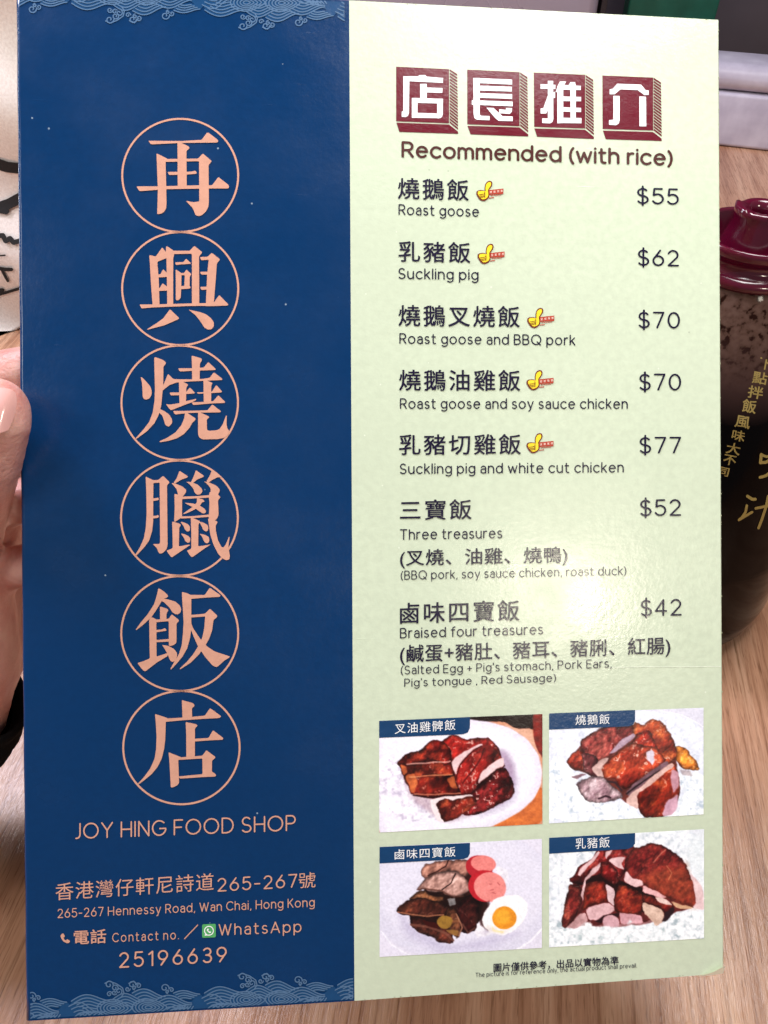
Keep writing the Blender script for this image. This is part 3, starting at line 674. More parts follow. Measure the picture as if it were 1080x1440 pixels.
    def rice(s, poly, rough=30, lo=(186, 194, 212), hi=(246, 248, 252)):
        m, sd = s.mask(poly, rough, 14); s.seed += 5
        a = vnoise(s.h, s.w, 48, s.seed, 2); b = vnoise(s.h, s.w, 14, s.seed+1, 2)
        t = np.clip((a*.65+b*.35-.26)/.34, 0, 1)[..., None]**.7
        s.put(m, np.array(lo)*(1-t)+np.array(hi)*t)
    def line(s, pts, wd, col, alpha=1.0, rough=6):
        X = s.X+s.n1*rough; Y = s.Y+s.n2*rough; dm = np.full(X.shape, 1e9)
        for (a, b), (c, d) in zip(pts, pts[1:]):
            dx, dy = c-a, d-b; t = np.clip(((X-a)*dx+(Y-b)*dy)/(dx*dx+dy*dy+1e-9), 0, 1); dm = np.minimum(dm, np.hypot(X-a-t*dx, Y-b-t*dy))
        s.put(np.clip((wd/2-dm)/3+.5, 0, 1)*alpha, col)
    def emit(s, name, ox, oy, label, z=1):
        k = np.pad(s.img, ((1, 1), (1, 1), (0, 0)), 'edge'); s.img = (k[1:-1, 1:-1]*8+k[:-2, 1:-1]+k[2:, 1:-1]+k[1:-1, :-2]+k[1:-1, 2:])/12
        s.img = s.img*(1+.05*(vnoise(s.h, s.w, 110, s.seed+9, 1)-.5)[..., None]*2); v = np.clip(s.img/255, 0, 1); v = v-.045*np.sin(2*np.pi*v); lum = v.mean(2, keepdims=True); v = np.clip(lum+(v-lum)*.90+.03*v, 0, 1); l = np.where(v <= .04045, v/12.92, ((v+.055)/1.055)**2.4)
        me = bpy.data.meshes.new(name); V = []
        px = ox+s.X/4.154; py = oy+s.Y/4.154
        for j in range(s.h):
            for i in range(s.w):
                q = P(px[j, i], py[j, i]); V.append((q[0], q[1], Z0*z))
        Fc = [(j*s.w+i, (j+1)*s.w+i, (j+1)*s.w+i+1, j*s.w+i+1) for j in range(s.h-1) for i in range(s.w-1)]
        me.from_pydata(V, [], Fc)
        at = me.attributes.new('print', 'FLOAT_COLOR', 'POINT')
        at.data.foreach_set('color', np.concatenate([l.reshape(-1, 3), np.ones((s.h*s.w, 1))], 1).astype(np.float32).ravel())
        me.materials.append(M['print'])
        o = bpy.data.objects.new(name, me); C.objects.link(o); o.parent = card; o['label'] = label
        return o
m_, nt_, b_ = nodes('picture_print'); laminate(nt_, b_)
a_ = N(nt_, 'ShaderNodeAttribute', attribute_name='print'); nt_.links.new(a_.outputs['Color'], b_.inputs['Base Color']); M['print'] = m_

# picture 1: soy sauce chicken
p = Pic((55, 98), (1008, 58), (1008, 700), (55, 750), (206, 140, 112), 11)
p.fill([(560,60),(1010,50),(1010,140),(940,150),(850,145),(780,100),(560,110)], (40,18,16), 6)
p.fill([(770,110),(860,145),(945,140),(960,210),(1000,290),(900,210)], (218,160,135), 4, 6)
p.fill([(948,50),(1012,50),(1012,320),(985,280),(960,210)], (125,38,30), 4, 6, .3)
p.fill([(1010,460),(1010,710),(700,725),(900,620)], (205,110,55), 4, 6, .2)
pl = [(300,60),(590,90),(700,104),(820,140),(920,205),(985,295),(1007,400),(1000,470),(955,560),(880,625),(800,672),(700,722),(300,790),(40,790),(40,60)]
p.fill(pl, (222,214,232), 2, 8); p.fill([(x*.93+35, y*.92+33) for x, y in pl], (233,228,242), 2, 30)
p.fill([(760,260),(830,330),(870,450),(850,560),(760,620),(640,660),(820,480)], (180,168,192), 6, 45, 0, .8)
p.fill([(700,250),(800,270),(850,380),(845,480),(780,420)], (150,120,145), 6, 40, 0, .6)
p.rice([(40,330),(160,310),(260,420),(330,500),(420,640),(380,685),(270,690),(120,640),(40,590)], 30, (190,180,202), (248,243,251))
p.fill([(180,380),(520,520),(560,640),(800,560),(640,640),(440,700),(240,560)], (150,110,120), 6, 30, 0, .5)
RD, DK, HI = (128,32,24), (52,10,10), (176,66,40)
p.fill([(200,340),(300,270),(480,210),(700,220),(770,330),(800,480),(640,620),(540,640),(420,560),(250,530),(200,440)], (62,14,12), 8, 8, .3)
p.meat([(560,560),(600,530),(660,450),(780,372),(832,440),(840,500),(820,540),(740,590),(650,632),(560,652),(525,620)], (110,24,24), (45,8,10), (150,50,50), gloss=.75, sc_=22)
p.meat([(410,215),(470,182),(540,200),(640,205),(690,200),(742,240),(765,290),(780,330),(790,370),(700,400),(640,450),(600,520),(530,530),(500,450),(490,400),(480,330),(450,280)], (142,34,28), DK, (190,70,55), gloss=.5, sc_=12)
p.meat([(160,345),(190,300),(280,275),(345,225),(390,205),(430,225),(472,270),(470,340),(478,400),(350,350),(215,355),(175,362)], RD, DK, HI, gloss=.45)
p.meat([(165,345),(260,350),(400,335),(480,350),(490,400),(480,430),(330,425),(230,430),(190,400)], (120,36,24), (44,10,8), (190,90,50), gloss=.4)
p.meat([(205,430),(300,418),(480,415),(520,480),(530,530),(450,540),(260,528),(245,530),(220,470)], (122,34,22), (40,8,8), (185,84,44), gloss=.4)
for q in ([(180,350),(215,360),(225,400),(205,410),(182,385)], [(210,420),(262,400),(275,440),(262,520),(240,515)], [(450,430),(490,425),(520,490),(470,480)]): p.fill(q, (202,110,62), 14, 8, .25, .85)
p.fill([(478,345),(500,312),(560,268),(655,230),(660,240),(600,268),(552,312),(515,370),(500,420),(488,390)], (226,186,186), 8, 5, .08)
p.fill([(632,468),(650,395),(700,348),(785,312),(787,362),(720,392),(680,425)], (228,190,190), 8, 5, .08)
p.line([(500,440),(530,350),(580,290),(650,245)], 8, (70,14,14), .8); p.line([(545,460),(600,390),(650,310),(670,260)], 9, (80,16,18), .8); p.line([(215,350),(330,345),(470,335)], 8, (235,180,170), .7); p.line([(235,425),(350,418),(480,412)], 7, (225,150,110), .7)
p.line([(260,525),(380,528),(530,520)], 7, (215,140,110), .7); p.line([(255,535),(400,548),(530,536)], 9, (45,10,10), .8)
p.fill([(350,555),(400,548),(530,532),(600,528),(612,542),(500,560),(410,575),(404,600),(440,690),(392,682),(365,610)], (236,212,212), 6, 5, .06)
p.meat([(395,575),(500,556),(610,535),(625,555),(620,580),(545,640),(440,690),(418,650)], (132,44,30), (66,16,12), (190,96,56), gloss=.3)
p.emit('dish_picture', 520, 990, 'printed photo of glazed soy chicken slices on an oval white plate')
# picture 2: roast goose
p = Pic((50, 75), (952, 42), (955, 665), (50, 718), (214, 218, 234), 31)
p.rice([(40,60),(960,30),(960,730),(40,730)], 10, (200,206,222), (226,230,243))
p.fill([(560,55),(955,40),(955,180),(900,120),(760,70)], (208,206,222), 3, 6); p.line([(700,60),(830,85),(950,150)], 6, (240,242,250), .8); p.line([(50,420),(90,300),(200,180)], 8, (240,244,250), .6)
p.rice([(40,360),(160,350),(260,560),(500,600),(620,690),(800,660),(820,420),(900,400),(960,450),(960,740),(40,740)], 40, (178,192,206), (246,250,253))
p.fill([(250,250),(360,165),(600,140),(720,150),(790,300),(810,480),(780,600),(620,640),(500,600),(420,540),(330,470),(260,420),(180,390),(180,320)], (104,52,44), 10, 8, .3)
p.meat([(240,240),(300,190),(360,155),(450,150),(560,150),(560,200),(450,270),(400,320),(330,360),(320,450),(300,445),(250,400),(245,300)], (128,54,52), (70,24,26), (170,90,80), gloss=.4)
p.meat([(150,350),(170,310),(240,285),(265,330),(255,400),(190,400)], (140,50,35), (80,26,20), (190,80,50), gloss=.3)
p.meat([(240,300),(330,330),(345,440),(310,455),(250,405)], (120,60,62), (66,30,34), (190,140,140), gloss=.4)
p.meat([(540,130),(600,140),(680,108),(725,140),(770,210),(800,300),(860,290),(932,402),(820,392),(790,330),(752,380),(640,390),(556,220)], (168,76,40), (112,40,26), (200,120,66), gloss=.5)
p.meat([(570,190),(620,175),(665,230),(680,290),(740,360),(640,400),(530,260)], (140,38,26), (82,18,16), (190,80,50), gloss=.5)
p.meat([(790,260),(850,285),(905,345),(932,402),(840,395),(800,350)], (214,128,50), (170,84,30), (238,164,90), gloss=.3)
p.meat([(352,400),(430,318),(540,250),(660,270),(740,360),(600,440),(500,520),(470,500),(430,440),(360,455)], (160,62,38), (102,30,22), (196,104,62), gloss=.6, sc_=10)
p.fill([(610,300),(650,290),(668,350),(655,380),(625,350)], (205,190,205), 10, 6, .1)
p.fill([(395,312),(470,235),(545,188),(560,200),(520,245),(440,300)], (172,146,160), 6, 5, .15)
p.fill([(300,390),(355,340),(400,330),(355,400),(360,455),(330,460)], (205,168,160), 12, 5, .2)
p.fill([(500,540),(540,490),(600,440),(740,352),(752,378),(620,470),(520,560)], (118,90,98), 5, 5, .2); p.line([(505,545),(600,470),(700,410)], 9, (36,20,26), .9); p.line([(380,470),(440,480),(475,525)], 12, (60,40,48), .8)
p.meat([(550,540),(640,460),(780,370),(812,430),(802,560),(780,660),(700,685),(600,682),(560,600)], (162,58,28), (96,26,16), (204,104,50), gloss=.35, sc_=9)
p.fill([(500,570),(640,455),(770,365),(785,385),(650,485),(560,545),(575,640),(500,600)], (214,170,160), 8, 5, .12)
p.fill([(770,400),(812,420),(806,500),(770,540),(760,470)], (190,140,150), 8, 8, .15); p.fill([(740,580),(800,545),(800,630),(770,670),(705,680)], (196,150,165), 8, 8, .15)
p.fill([(175,450),(240,425),(270,430),(215,465)], (140,110,118), 10, 5, .2)
p.meat([(210,480),(290,450),(360,455),(470,530),(470,570),(350,588),(290,592),(230,530)], (176,146,150), (112,84,92), (206,184,186), gloss=.2); p.line([(340,570),(380,556),(410,566)], 12, (60,34,44), .9)
p.fill([(815,400),(880,405),(890,440),(840,440)], (150,130,130), 16, 8, .3, .7)
p.emit('dish_picture', 760, 985, 'printed photo of orange roast goose pieces on white rice')
# picture 3: braised four treasures
p = Pic((57, 107), (1005, 60), (1008, 697), (60, 750), (214, 208, 226), 51)
p.ell(530, 380, 560, 400, (206,202,222), 0, 3, 20); p.ell(540, 350, 500, 350, (216,212,230), 0, 3, 60)
p.line([(70,600),(130,680),(240,745)], 8, (235,235,246), .7); p.line([(1008,580),(940,660),(860,705)], 10, (242,240,250), .8)
p.fill([(160,480),(300,600),(480,680),(660,640),(900,600),(700,700),(400,720),(200,620)], (176,168,196), 6, 60, 0, .7)
p.rice([(600,560),(700,540),(720,620),(620,635)], 14, (190,180,195), (238,232,240)); p.rice([(730,230),(790,240),(800,320),(740,300)], 14, (214,208,220), (240,236,244))
p.fill([(330,350),(640,370),(690,430),(655,540),(500,625),(240,560),(230,500),(290,400)], (42,17,12), 8, 5, .3); p.fill([(480,240),(590,190),(640,380),(560,400)], (60,26,20), 8, 5)
p.meat([(295,238),(330,205),(400,190),(580,178),(592,260),(560,285),(480,245),(400,255),(320,297),(300,270)], (158,112,98), (128,88,76), (168,122,108), gloss=.0, sc_=8); p.line([(460,185),(440,220),(400,245),(340,275)], 8, (50,22,18), .9)
p.meat([(275,352),(330,290),(400,260),(490,248),(560,290),(587,350),(540,398),(490,403),(415,366),(350,358),(290,366)], (172,132,122), (146,108,98), (182,142,132), gloss=.0, sc_=8); p.line([(498,265),(475,318),(420,356)], 7, (24,10,10), 1); p.line([(275,358),(350,352),(415,362),(490,402),(545,396)], 8, (96,58,46), .7)
p.meat([(228,412),(280,370),(330,378),(432,402),(432,422),(300,416)], (150,98,64), (96,60,40), (178,126,86), gloss=.2)
p.meat([(158,470),(230,410),(380,415),(455,460),(430,500),(330,512),(190,495)], (84,42,30), (52,22,16), (120,70,48), gloss=.1, rim=None); p.line([(165,485),(230,498),(330,510),(430,502)], 7, (176,120,90), .8)
p.meat([(235,512),(300,520),(420,560),(480,600),(497,650),(470,668),(360,640),(270,590),(240,560)], (80,36,26), (46,18,14), (120,70,52), gloss=.1); p.line([(240,560),(340,575),(440,610),(490,650)], 14, (130,86,70), .7)
p.fill([(300,530),(400,548),(400,590),(330,570)], (70,16,10), 10, 6)
p.meat([(448,460),(500,470),(540,570),(520,632),(478,610),(450,520)], (108,66,44), (66,34,22), (160,110,70), gloss=.15); p.ell(438, 545, 42, 42, (146,112,48), 0, 8, 5, .12)
p.fill([(440,590),(520,590),(515,625),(480,620)], (150,110,60), 10, 6, .2)
p.fill([(450,415),(490,410),(500,450),(465,455)], (150,150,150), 16, 6, .3, .8)
p.meat([(508,470),(550,410),(610,395),(637,430),(640,500),(612,590),(560,616),(530,590)], (72,24,20), (40,10,10), (110,54,44), gloss=.15, sc_=8); p.line([(540,560),(575,610),(612,580)], 10, (120,80,66), .7)
p.line([(505,500),(540,580),(520,625)], 8, (190,140,110), .7)
p.ell(640, 225, 80, 68, (176,40,52), 20, 2, 4); p.ell(664, 205, 74, 48, (232,126,120), 8, 2, 5, .05)
p.ell(672, 336, 98, 92, (186,34,48), 20, 2, 4); p.ell(702, 342, 95, 86, (236,134,128), 15, 2, 5, .05)
for q in ([(700,325),(712,322)], [(745,315),(758,328)], [(705,358),(722,354)], [(715,372),(735,380)]): p.line(q, 6, (170,80,80), .7)
p.fill([(660,440),(700,420),(700,600),(640,560)], (60,30,26), 6, 12, 0, .8)
p.fill([(655,530),(680,470),(730,410),(800,385),(870,390),(920,430),(922,480),(890,550),(840,600),(780,625),(720,610),(670,575)], (244,240,240), 5, 5, .03); p.fill([(700,560),(760,600),(820,590),(780,622),(710,605),(670,575)], (222,208,200), 5, 14, 0, .7)
p.fill([(712,560),(730,590),(790,600),(780,612),(720,600)], (240,214,160), 5, 8); p.ell(787, 522, 71, 67, (234,142,36), 0, 3, 5, .10); p.ell(780, 515, 45, 40, (242,160,50), 0, 8, 20, .08)
p.emit('dish_picture', 520, 1165, 'printed photo of braised meats with pink sausage slices and half an egg')
# picture 4: suckling pig
p = Pic((50, 95), (955, 45), (958, 683), (53, 735), (214, 218, 226), 71)
p.rice([(40,40),(965,30),(965,740),(40,740)], 10, (188,198,206), (238,242,246)); p.fill([(860,120),(955,60),(955,380),(930,340),(870,250)], (214,224,226), 4, 60, 0, .7)
p.rice([(40,560),(140,600),(300,600),(500,610),(700,600),(780,520),(960,520),(960,750),(40,750)], 30, (158,172,178), (246,250,252))
p.line([(55,330),(160,240),(230,190)], 6, (250,250,255), .8)
PR = (214,172,172)
p.fill([(140,615),(170,560),(300,490),(600,480),(760,520),(720,575),(600,600),(420,620),(240,610)], (150,108,108), 8, 6, .25)
p.fill([(150,600),(180,380),(260,250),(350,180),(560,150),(700,200),(860,420),(900,500),(760,540),(600,590),(420,600),(260,610)], (96,36,34), 8, 8, .3)
p.meat([(232,260),(300,210),(330,172),(450,150),(560,140),(520,215),(490,290),(440,390),(350,320),(250,370),(172,352)], (122,30,30), (60,12,14), (160,70,60), gloss=.25)
p.meat([(130,560),(150,460),(172,370),(240,370),(232,470),(210,540),(150,622),(135,612)], (124,44,38), (70,20,20), (160,84,66), gloss=.2, sc_=20)
p.fill([(280,330),(350,300),(450,340),(620,400),(760,480),(720,530),(600,540),(440,430),(300,400)], (40,12,12), 8, 6, .3)
for q in ([(215,315),(260,250),(335,175),(345,185),(290,250),(235,325)], [(250,372),(270,320),(345,240),(355,250),(330,290),(270,345)], [(380,180),(420,168),(410,195),(385,225)], [(395,228),(470,205),(500,205),(470,245),(490,275),(450,270)], [(236,420),(262,345),(268,350),(245,470)]): p.fill(q, PR, 9, 4, .15)
p.meat([(345,245),(390,235),(450,290),(462,350),(430,380),(350,310)], (110,24,24), (70,12,12), (150,50,40), gloss=.2)
p.meat([(490,292),(500,220),(550,150),(640,120),(712,140),(825,215),(872,300),(900,400),(922,490),(890,500),(780,455),(650,400),(560,350)], (112,34,30), (84,18,20), (136,52,42), gloss=.10, sc_=24)
m, sd = p.mask([(560,330),(700,280),(860,250),(900,400),(922,490),(890,500),(780,455),(650,400)], 30, 60)
cc = np.ones((p.h, p.w, 3))*np.array((150,78,46)); cc = cc*(1+.5*(vnoise(p.h, p.w, 50, 99, 2)-.5)[..., None]*1.6); p.put(m*.6, cc)
p.line([(730,165),(690,205),(660,240)], 6, (206,130,110), .7); p.line([(735,260),(770,300),(750,340)], 5, (210,150,110), .5)
p.fill([(872,290),(940,370),(958,430),(958,522),(890,502),(912,470)], (222,184,184), 6, 6, .12); p.fill([(760,470),(890,500),(880,510),(790,510)], (196,150,120), 8, 5, .2)
p.fill([(485,345),(500,285),(530,320),(595,350),(600,380),(560,388)], (226,180,180), 9, 5, .12); p.fill([(598,415),(600,378),(700,415),(740,440),(720,445)], (220,160,160), 8, 5, .12)
p.meat([(250,470),(265,400),(292,350),(378,350),(392,460),(300,492),(240,532)], (128,42,28), (80,20,16), (156,66,42), gloss=.12, sc_=22)
p.fill([(378,362),(432,400),(432,492),(392,462)], (212,176,178), 6, 4, .1); p.fill([(268,512),(392,470),(432,492),(430,520),(350,572),(280,582)], (214,166,168), 8, 5, .12); p.fill([(150,620),(215,550),(268,540),(275,590),(200,625)], (188,144,144), 10, 6, .2)
p.meat([(433,440),(470,370),(592,420),(590,545),(520,552),(435,520)], (132,46,30), (84,22,18), (162,76,46), gloss=.12, sc_=22); p.fill([(456,528),(520,545),(592,550),(602,590),(470,604)], (206,150,156), 8, 5, .14)
p.meat([(590,430),(680,440),(775,500),(740,560),(690,500),(600,480)], (96,24,20), (50,10,10), (140,60,40), gloss=.1)
p.fill([(594,475),(700,515),(725,570),(672,610),(600,530)], (204,168,150), 14, 6, .2); p.fill([(665,432),(720,438),(768,500),(740,492),(700,480)], (214,178,168), 12, 5, .2)
p.fill([(720,540),(765,505),(778,525),(730,580),(700,580)], (56,28,34), 14, 6, .2); p.fill([(310,585),(380,545),(460,530),(450,560),(360,590)], (50,20,24), 10, 6); p.ell(411, 588, 50, 42, (200,152,158), 0, 8, 6, .12)
p.rice([(140,650),(250,605),(330,625),(450,620),(560,610),(690,620),(740,590),(740,700),(140,700)], 40, (170,184,186), (240,244,246))
p.emit('dish_picture', 760, 1155, 'printed photo of crisp red suckling pig slices on white rice')
# tabs over the pictures
S4 = 4.154
tabs = [(520, 990, [(55,98),(585,75),(584,140),(572,165),(545,176),(55,197)], '叉油雞髀飯', 145, 500, 113, 174, -24/355),
        (760, 985, [(50,75),(552,55),(551,118),(540,140),(515,150),(50,170)], '燒鵝飯', 203, 403, 84, 143, -.035),
        (520, 1165, [(57,107),(585,83),(584,145),(572,168),(545,178),(57,203)], '鹵味四寶飯', 145, 500, 121, 180, -.05),
        (760, 1155, [(50,95),(552,67),(551,128),(538,148),(510,160),(50,188)], '乳豬飯', 203, 403, 97, 160, -.05)]
for ox, oy, pg, t, x0, x1, y0, y1, s in tabs:
    flat('picture_tab', *union([[(ox+x/S4, oy+y/S4) for x, y in pg]]), M['tab'], 2)
    place_cjk('picture_tab_text', t, ox+x0/S4, ox+x1/S4, oy+y0/S4, oy+y1/S4, s, M['white'], 0, 1.12, 3)

# ------------------------------------------------------------------ table, wall
m, nt, b = nodes('wood_laminate')
tc = N(nt, 'ShaderNodeTexCoord')
mp = N(nt, 'ShaderNodeMapping'); mp.inputs['Rotation'].default_value = (0, 0, R(9)); mp.vector_type = 'POINT'; nt.links.new(tc.outputs['Object'], mp.inputs['Vector'])
def sm(sx, sy, scale, det, rgh=.6):
    q = N(nt, 'ShaderNodeMapping'); q.inputs['Scale'].default_value = (sx, sy, 1); nt.links.new(mp.outputs[0], q.inputs['Vector'])
    n = N(nt, 'ShaderNodeTexNoise', Scale=scale, Detail=det, Roughness=rgh); nt.links.new(q.outputs[0], n.inputs['Vector']); return n
g1 = sm(75, 4.0, 1.0, 5.0); g2 = sm(420, 16.0, 1.0, 5.0, .72); g3 = sm(1300, 70.0, 1.0, 2.0); g4 = sm(7, 2, 1.0, 2.0)
c1 = ramp(nt, g1.outputs['Fac'], [(.28, lin(164,116,88)), (.48, lin(192,146,116)), (.62, lin(208,166,136)), (.78, lin(176,130,100))])
c2 = ramp(nt, g2.outputs['Fac'], [(.36, (.50,.41,.34)), (.50, (.93,.92,.91)), (.7, (1.12,1.12,1.12))])
c = mixc(nt, .75, c1.outputs[0], c2.outputs[0], 'MULTIPLY')
c3 = ramp(nt, g3.outputs['Fac'], [(.32, (.38,.30,.25)), (.42, (1, 1, 1))]); c = mixc(nt, .6, c, c3.outputs[0], 'MULTIPLY')
c4 = ramp(nt, g4.outputs['Fac'], [(.35, (.86,.84,.84)), (.7, (1.08,1.04,1.02))]); c = mixc(nt, 1.0, c, c4.outputs[0], 'MULTIPLY')
nt.links.new(c, b.inputs['Base Color'])
bp = N(nt, 'ShaderNodeBump', Strength=.6, Distance=.0009); nt.links.new(g2.outputs['Fac'], bp.inputs['Height']); nt.links.new(bp.outputs[0], b.inputs['Normal'])
b.inputs['Roughness'].default_value = .24
M['wood'] = m
def box_bm(bm, x0, x1, y0, y1, z0, z1, bev=0, seg=2, mat=Matrix.Identity(4)):
    r = bmesh.ops.create_cube(bm, size=1.0)
    for v in r['verts']: v.co = mat @ Vector((x0+(v.co.x+.5)*(x1-x0), y0+(v.co.y+.5)*(y1-y0), z0+(v.co.z+.5)*(z1-z0)))
    if bev:
        es = list({e for v in r['verts'] for e in v.link_edges}); bmesh.ops.bevel(bm, geom=es, offset=bev, segments=seg, profile=.5, affect='EDGES')
    return bm
table = empty('dining_table', None, 'wood grain laminate table top under the menu card and the sauce bottle', 'table')
bm = box_bm(bmesh.new(), -1.1, 1.1, -.35, 1.12, -.03, 0, .003); bm_obj('table_top', bm, M['wood'], table)
m, nt, b = nodes('table_edge_band'); b.inputs['Base Color'].default_value = (.28, .17, .1, 1); b.inputs['Roughness'].default_value = .5
bm = box_bm(bmesh.new(), -1.1, 1.1, 1.1205, 1.1245, -.03, -.0005, .001); bm_obj('edge_band', bm, m, table)
m, nt, b = nodes('grey_wall')
tc = N(nt, 'ShaderNodeTexCoord'); n = N(nt, 'ShaderNodeTexNoise', Scale=5.0, Detail=5.0); nt.links.new(tc.outputs['Object'], n.inputs['Vector'])
r_ = ramp(nt, n.outputs['Fac'], [(.3, (.055,.045,.055)), (.7, (.13,.11,.125))]); nt.links.new(r_.outputs[0], b.inputs['Base Color']); b.inputs['Roughness'].default_value = .35
wall = bm_obj('wall', box_bm(bmesh.new(), -2.5, 2.5, 1.14, 1.22, -.72, 1.9), m); wall['kind'] = 'structure'
m, nt, b = nodes('tile_floor'); b.inputs['Base Color'].default_value = (.16, .14, .13, 1)
fl = bm_obj('floor', box_bm(bmesh.new(), -2.5, 2.5, -2.5, 1.14, -.76, -.724), m); fl['kind'] = 'structure'

# ------------------------------------------------------------------ sauce bottle
axis = G(895, 800); BX, BY = axis.x, axis.y
m, nt, b = nodes('maroon_plastic'); b.inputs['Base Color'].default_value = (.075, .0015, .014, 1); b.inputs['Roughness'].default_value = .16; b.inputs['Coat Weight'].default_value = .4
n = N(nt, 'ShaderNodeTexNoise', Scale=60.0, Detail=2.0); tc = N(nt, 'ShaderNodeTexCoord'); nt.links.new(tc.outputs['Object'], n.inputs['Vector'])
bp = N(nt, 'ShaderNodeBump', Strength=.25, Distance=.002); nt.links.new(n.outputs['Fac'], bp.inputs['Height']); nt.links.new(bp.outputs[0], b.inputs['Normal']); M['lid'] = m
m, nt, b = nodes('sauce_filled_bottle')
tc = N(nt, 'ShaderNodeTexCoord'); sx = N(nt, 'ShaderNodeSeparateXYZ'); nt.links.new(tc.outputs['Object'], sx.inputs[0])
n = N(nt, 'ShaderNodeTexNoise', Scale=28.0, Detail=3.0); nt.links.new(tc.outputs['Object'], n.inputs['Vector'])
ma = N(nt, 'ShaderNodeMath', operation='MULTIPLY_ADD'); ma.inputs[1].default_value = .012; nt.links.new(n.outputs['Fac'], ma.inputs[0]); nt.links.new(sx.outputs['Z'], ma.inputs[2])
ZS = .141
lv = N(nt, 'ShaderNodeMapRange'); lv.inputs['From Min'].default_value = ZS; lv.inputs['From Max'].default_value = ZS+.014; nt.links.new(ma.outputs[0], lv.inputs[0])
n2 = N(nt, 'ShaderNodeTexNoise', Scale=330.0, Detail=3.0); nt.links.new(tc.outputs['Object'], n2.inputs['Vector'])
film = ramp(nt, n2.outputs['Fac'], [(.36, (.018,.006,.004)), (.44, (.085,.046,.034)), (.6, (.115,.066,.052))])
# splashes of sauce only near the lid, a smooth film lower down
hl = N(nt, 'ShaderNodeMapRange'); hl.inputs['From Min'].default_value = .152; hl.inputs['From Max'].default_value = .172; nt.links.new(ma.outputs[0], hl.inputs[0])
flm = mixc(nt, hl.outputs[0], (.050,.026,.023), film.outputs[0])
c = mixc(nt, lv.outputs[0], (.0018,.0010,.0010), flm); nt.links.new(c, b.inputs['Base Color']); b.inputs['Roughness'].default_value = .10; b.inputs['Specular IOR Level'].default_value = .10
M['bottle'] = m
RB = .064
def lathe(prof, cx=0, cy=0, n=72):
    V, Fc = [], []
    for r, z in prof:
        for k in range(n): V.append((cx+r*math.cos(2*math.pi*k/n), cy+r*math.sin(2*math.pi*k/n), z))
    for j in range(len(prof)-1):
        for k in range(n): Fc.append((j*n+k, j*n+(k+1) % n, (j+1)*n+(k+1) % n, (j+1)*n+k))
    return V, Fc
bot = empty('sauce_bottle', Matrix.Translation((BX, BY, 0)), 'squat dark soy sauce bottle with maroon lid and gold handwritten characters, right of the card', 'bottle')
def zax(py): a = CM.to_3x3() @ ray(540, py); return CAMH+a.z*BY/a.y
ZR, ZL = zax(324), zax(372)                    # top of the lid ring, foot of the lid flange
print('bottle', BX, BY, ZR, ZL, zax(287), zax(530), zax(800))
for yy in (420,530,560,800):
    pass
PRB = [(0, RB-.012), (.0025, RB-.006), (.009, RB-.001), (.018, RB), (.06, RB-.002), (.10, RB-.010), (.135, RB-.0205), (ZL-.012, .0285), (ZL-.002, .0235), (ZL+.002, .0205)]
def brad(z):
    for (z0, r0), (z1, r1) in zip(PRB, PRB[1:]):
        if z <= z1: return r0+(r1-r0)*max(0, (z-z0)/(z1-z0))
    return PRB[-1][1]
prb = [(.001, .0006)]+[(brad(z), z+.0006) for z in [ZL*k/90 for k in range(91)]]
V, Fc = lathe(prb); mesh('bottle_body', V, Fc, M['bottle'], bot, True)
h = ZR-ZL
pr = [(.0218, ZL-.0008), (.0232, ZL), (.0237, ZL+.0015), (.0232, ZL+.0030), (.0215, ZL+.0038), (.0196, ZL+.0050), (.0190, ZL+h*.45), (.0194, ZL+h*.62), (.0212, ZL+h*.75), (.0216, ZL+h*.9), (.0210, ZR), (.0200, ZR+.0002), (.0192, ZR-.001), (.0186, ZR-.0100), (.0165, ZR-.0125), (.001, ZR-.0128)]
V, Fc = lathe(pr, n=96); mesh('lid', V, Fc, M['lid'], bot, True)
zt = zax(291)
pr = [(.0165, ZR-.0127), (.0142, ZR-.0105), (.0120, ZR-.006), (.0104, ZR-.0005), (.0094, ZR+(zt-ZR)*.45), (.0086, zt-.002), (.0088, zt-.0006), (.0080, zt), (.0056, zt-.0004), (.0048, zt-.003), (.0045, ZR-.004)]
V, Fc = lathe(pr, n=56)
V = [(x-(.0016 if x < -.006 and z > zt-.003 else 0), y, z+(.0009 if (x < -.0065 and z > zt-.002) else 0)) for x, y, z in V]
mesh('spout', V, Fc, M['lid'], bot, True)
m, nt, b = nodes('gold_paint_marker'); b.inputs['Base Color'].default_value = (.34, .25, .065, 1); b.inputs['Roughness'].default_value = .45; M['goldpen'] = m
def on_bottle(px, py, lift=.0003):
    d = (CM.to_3x3() @ ray(px, py)); lo, hi = None, None; t = .15
    def f(t):
        x, y, z = d.x*t-BX, d.y*t-BY, CAMH+d.z*t; return math.hypot(x, y)-(brad(z)+lift)
    while t < .6 and f(t) > 0: t += .002
    lo, hi = t-.002, t
    for _ in range(24):
        md = (lo+hi)/2
        if f(md) > 0: lo = md
        else: hi = md
    return (d.x*lo-BX, d.y*lo-BY, CAMH+d.z*lo)
chars = [('下', 1068, 1086, 504, 520), ('點', 1058.6, 1079, 523, 540), ('拌', 1052, 1073, 543, 560.5), ('飯', 1044, 1063.5, 562, 580.5), ('風', 1034, 1055, 585, 602), ('味', 1029.5, 1047.5, 605, 620), ('大', 1021.7, 1041, 623, 639), ('不', 1017.5, 1035, 640, 654), ('同', 1008, 1025, 657, 669)]
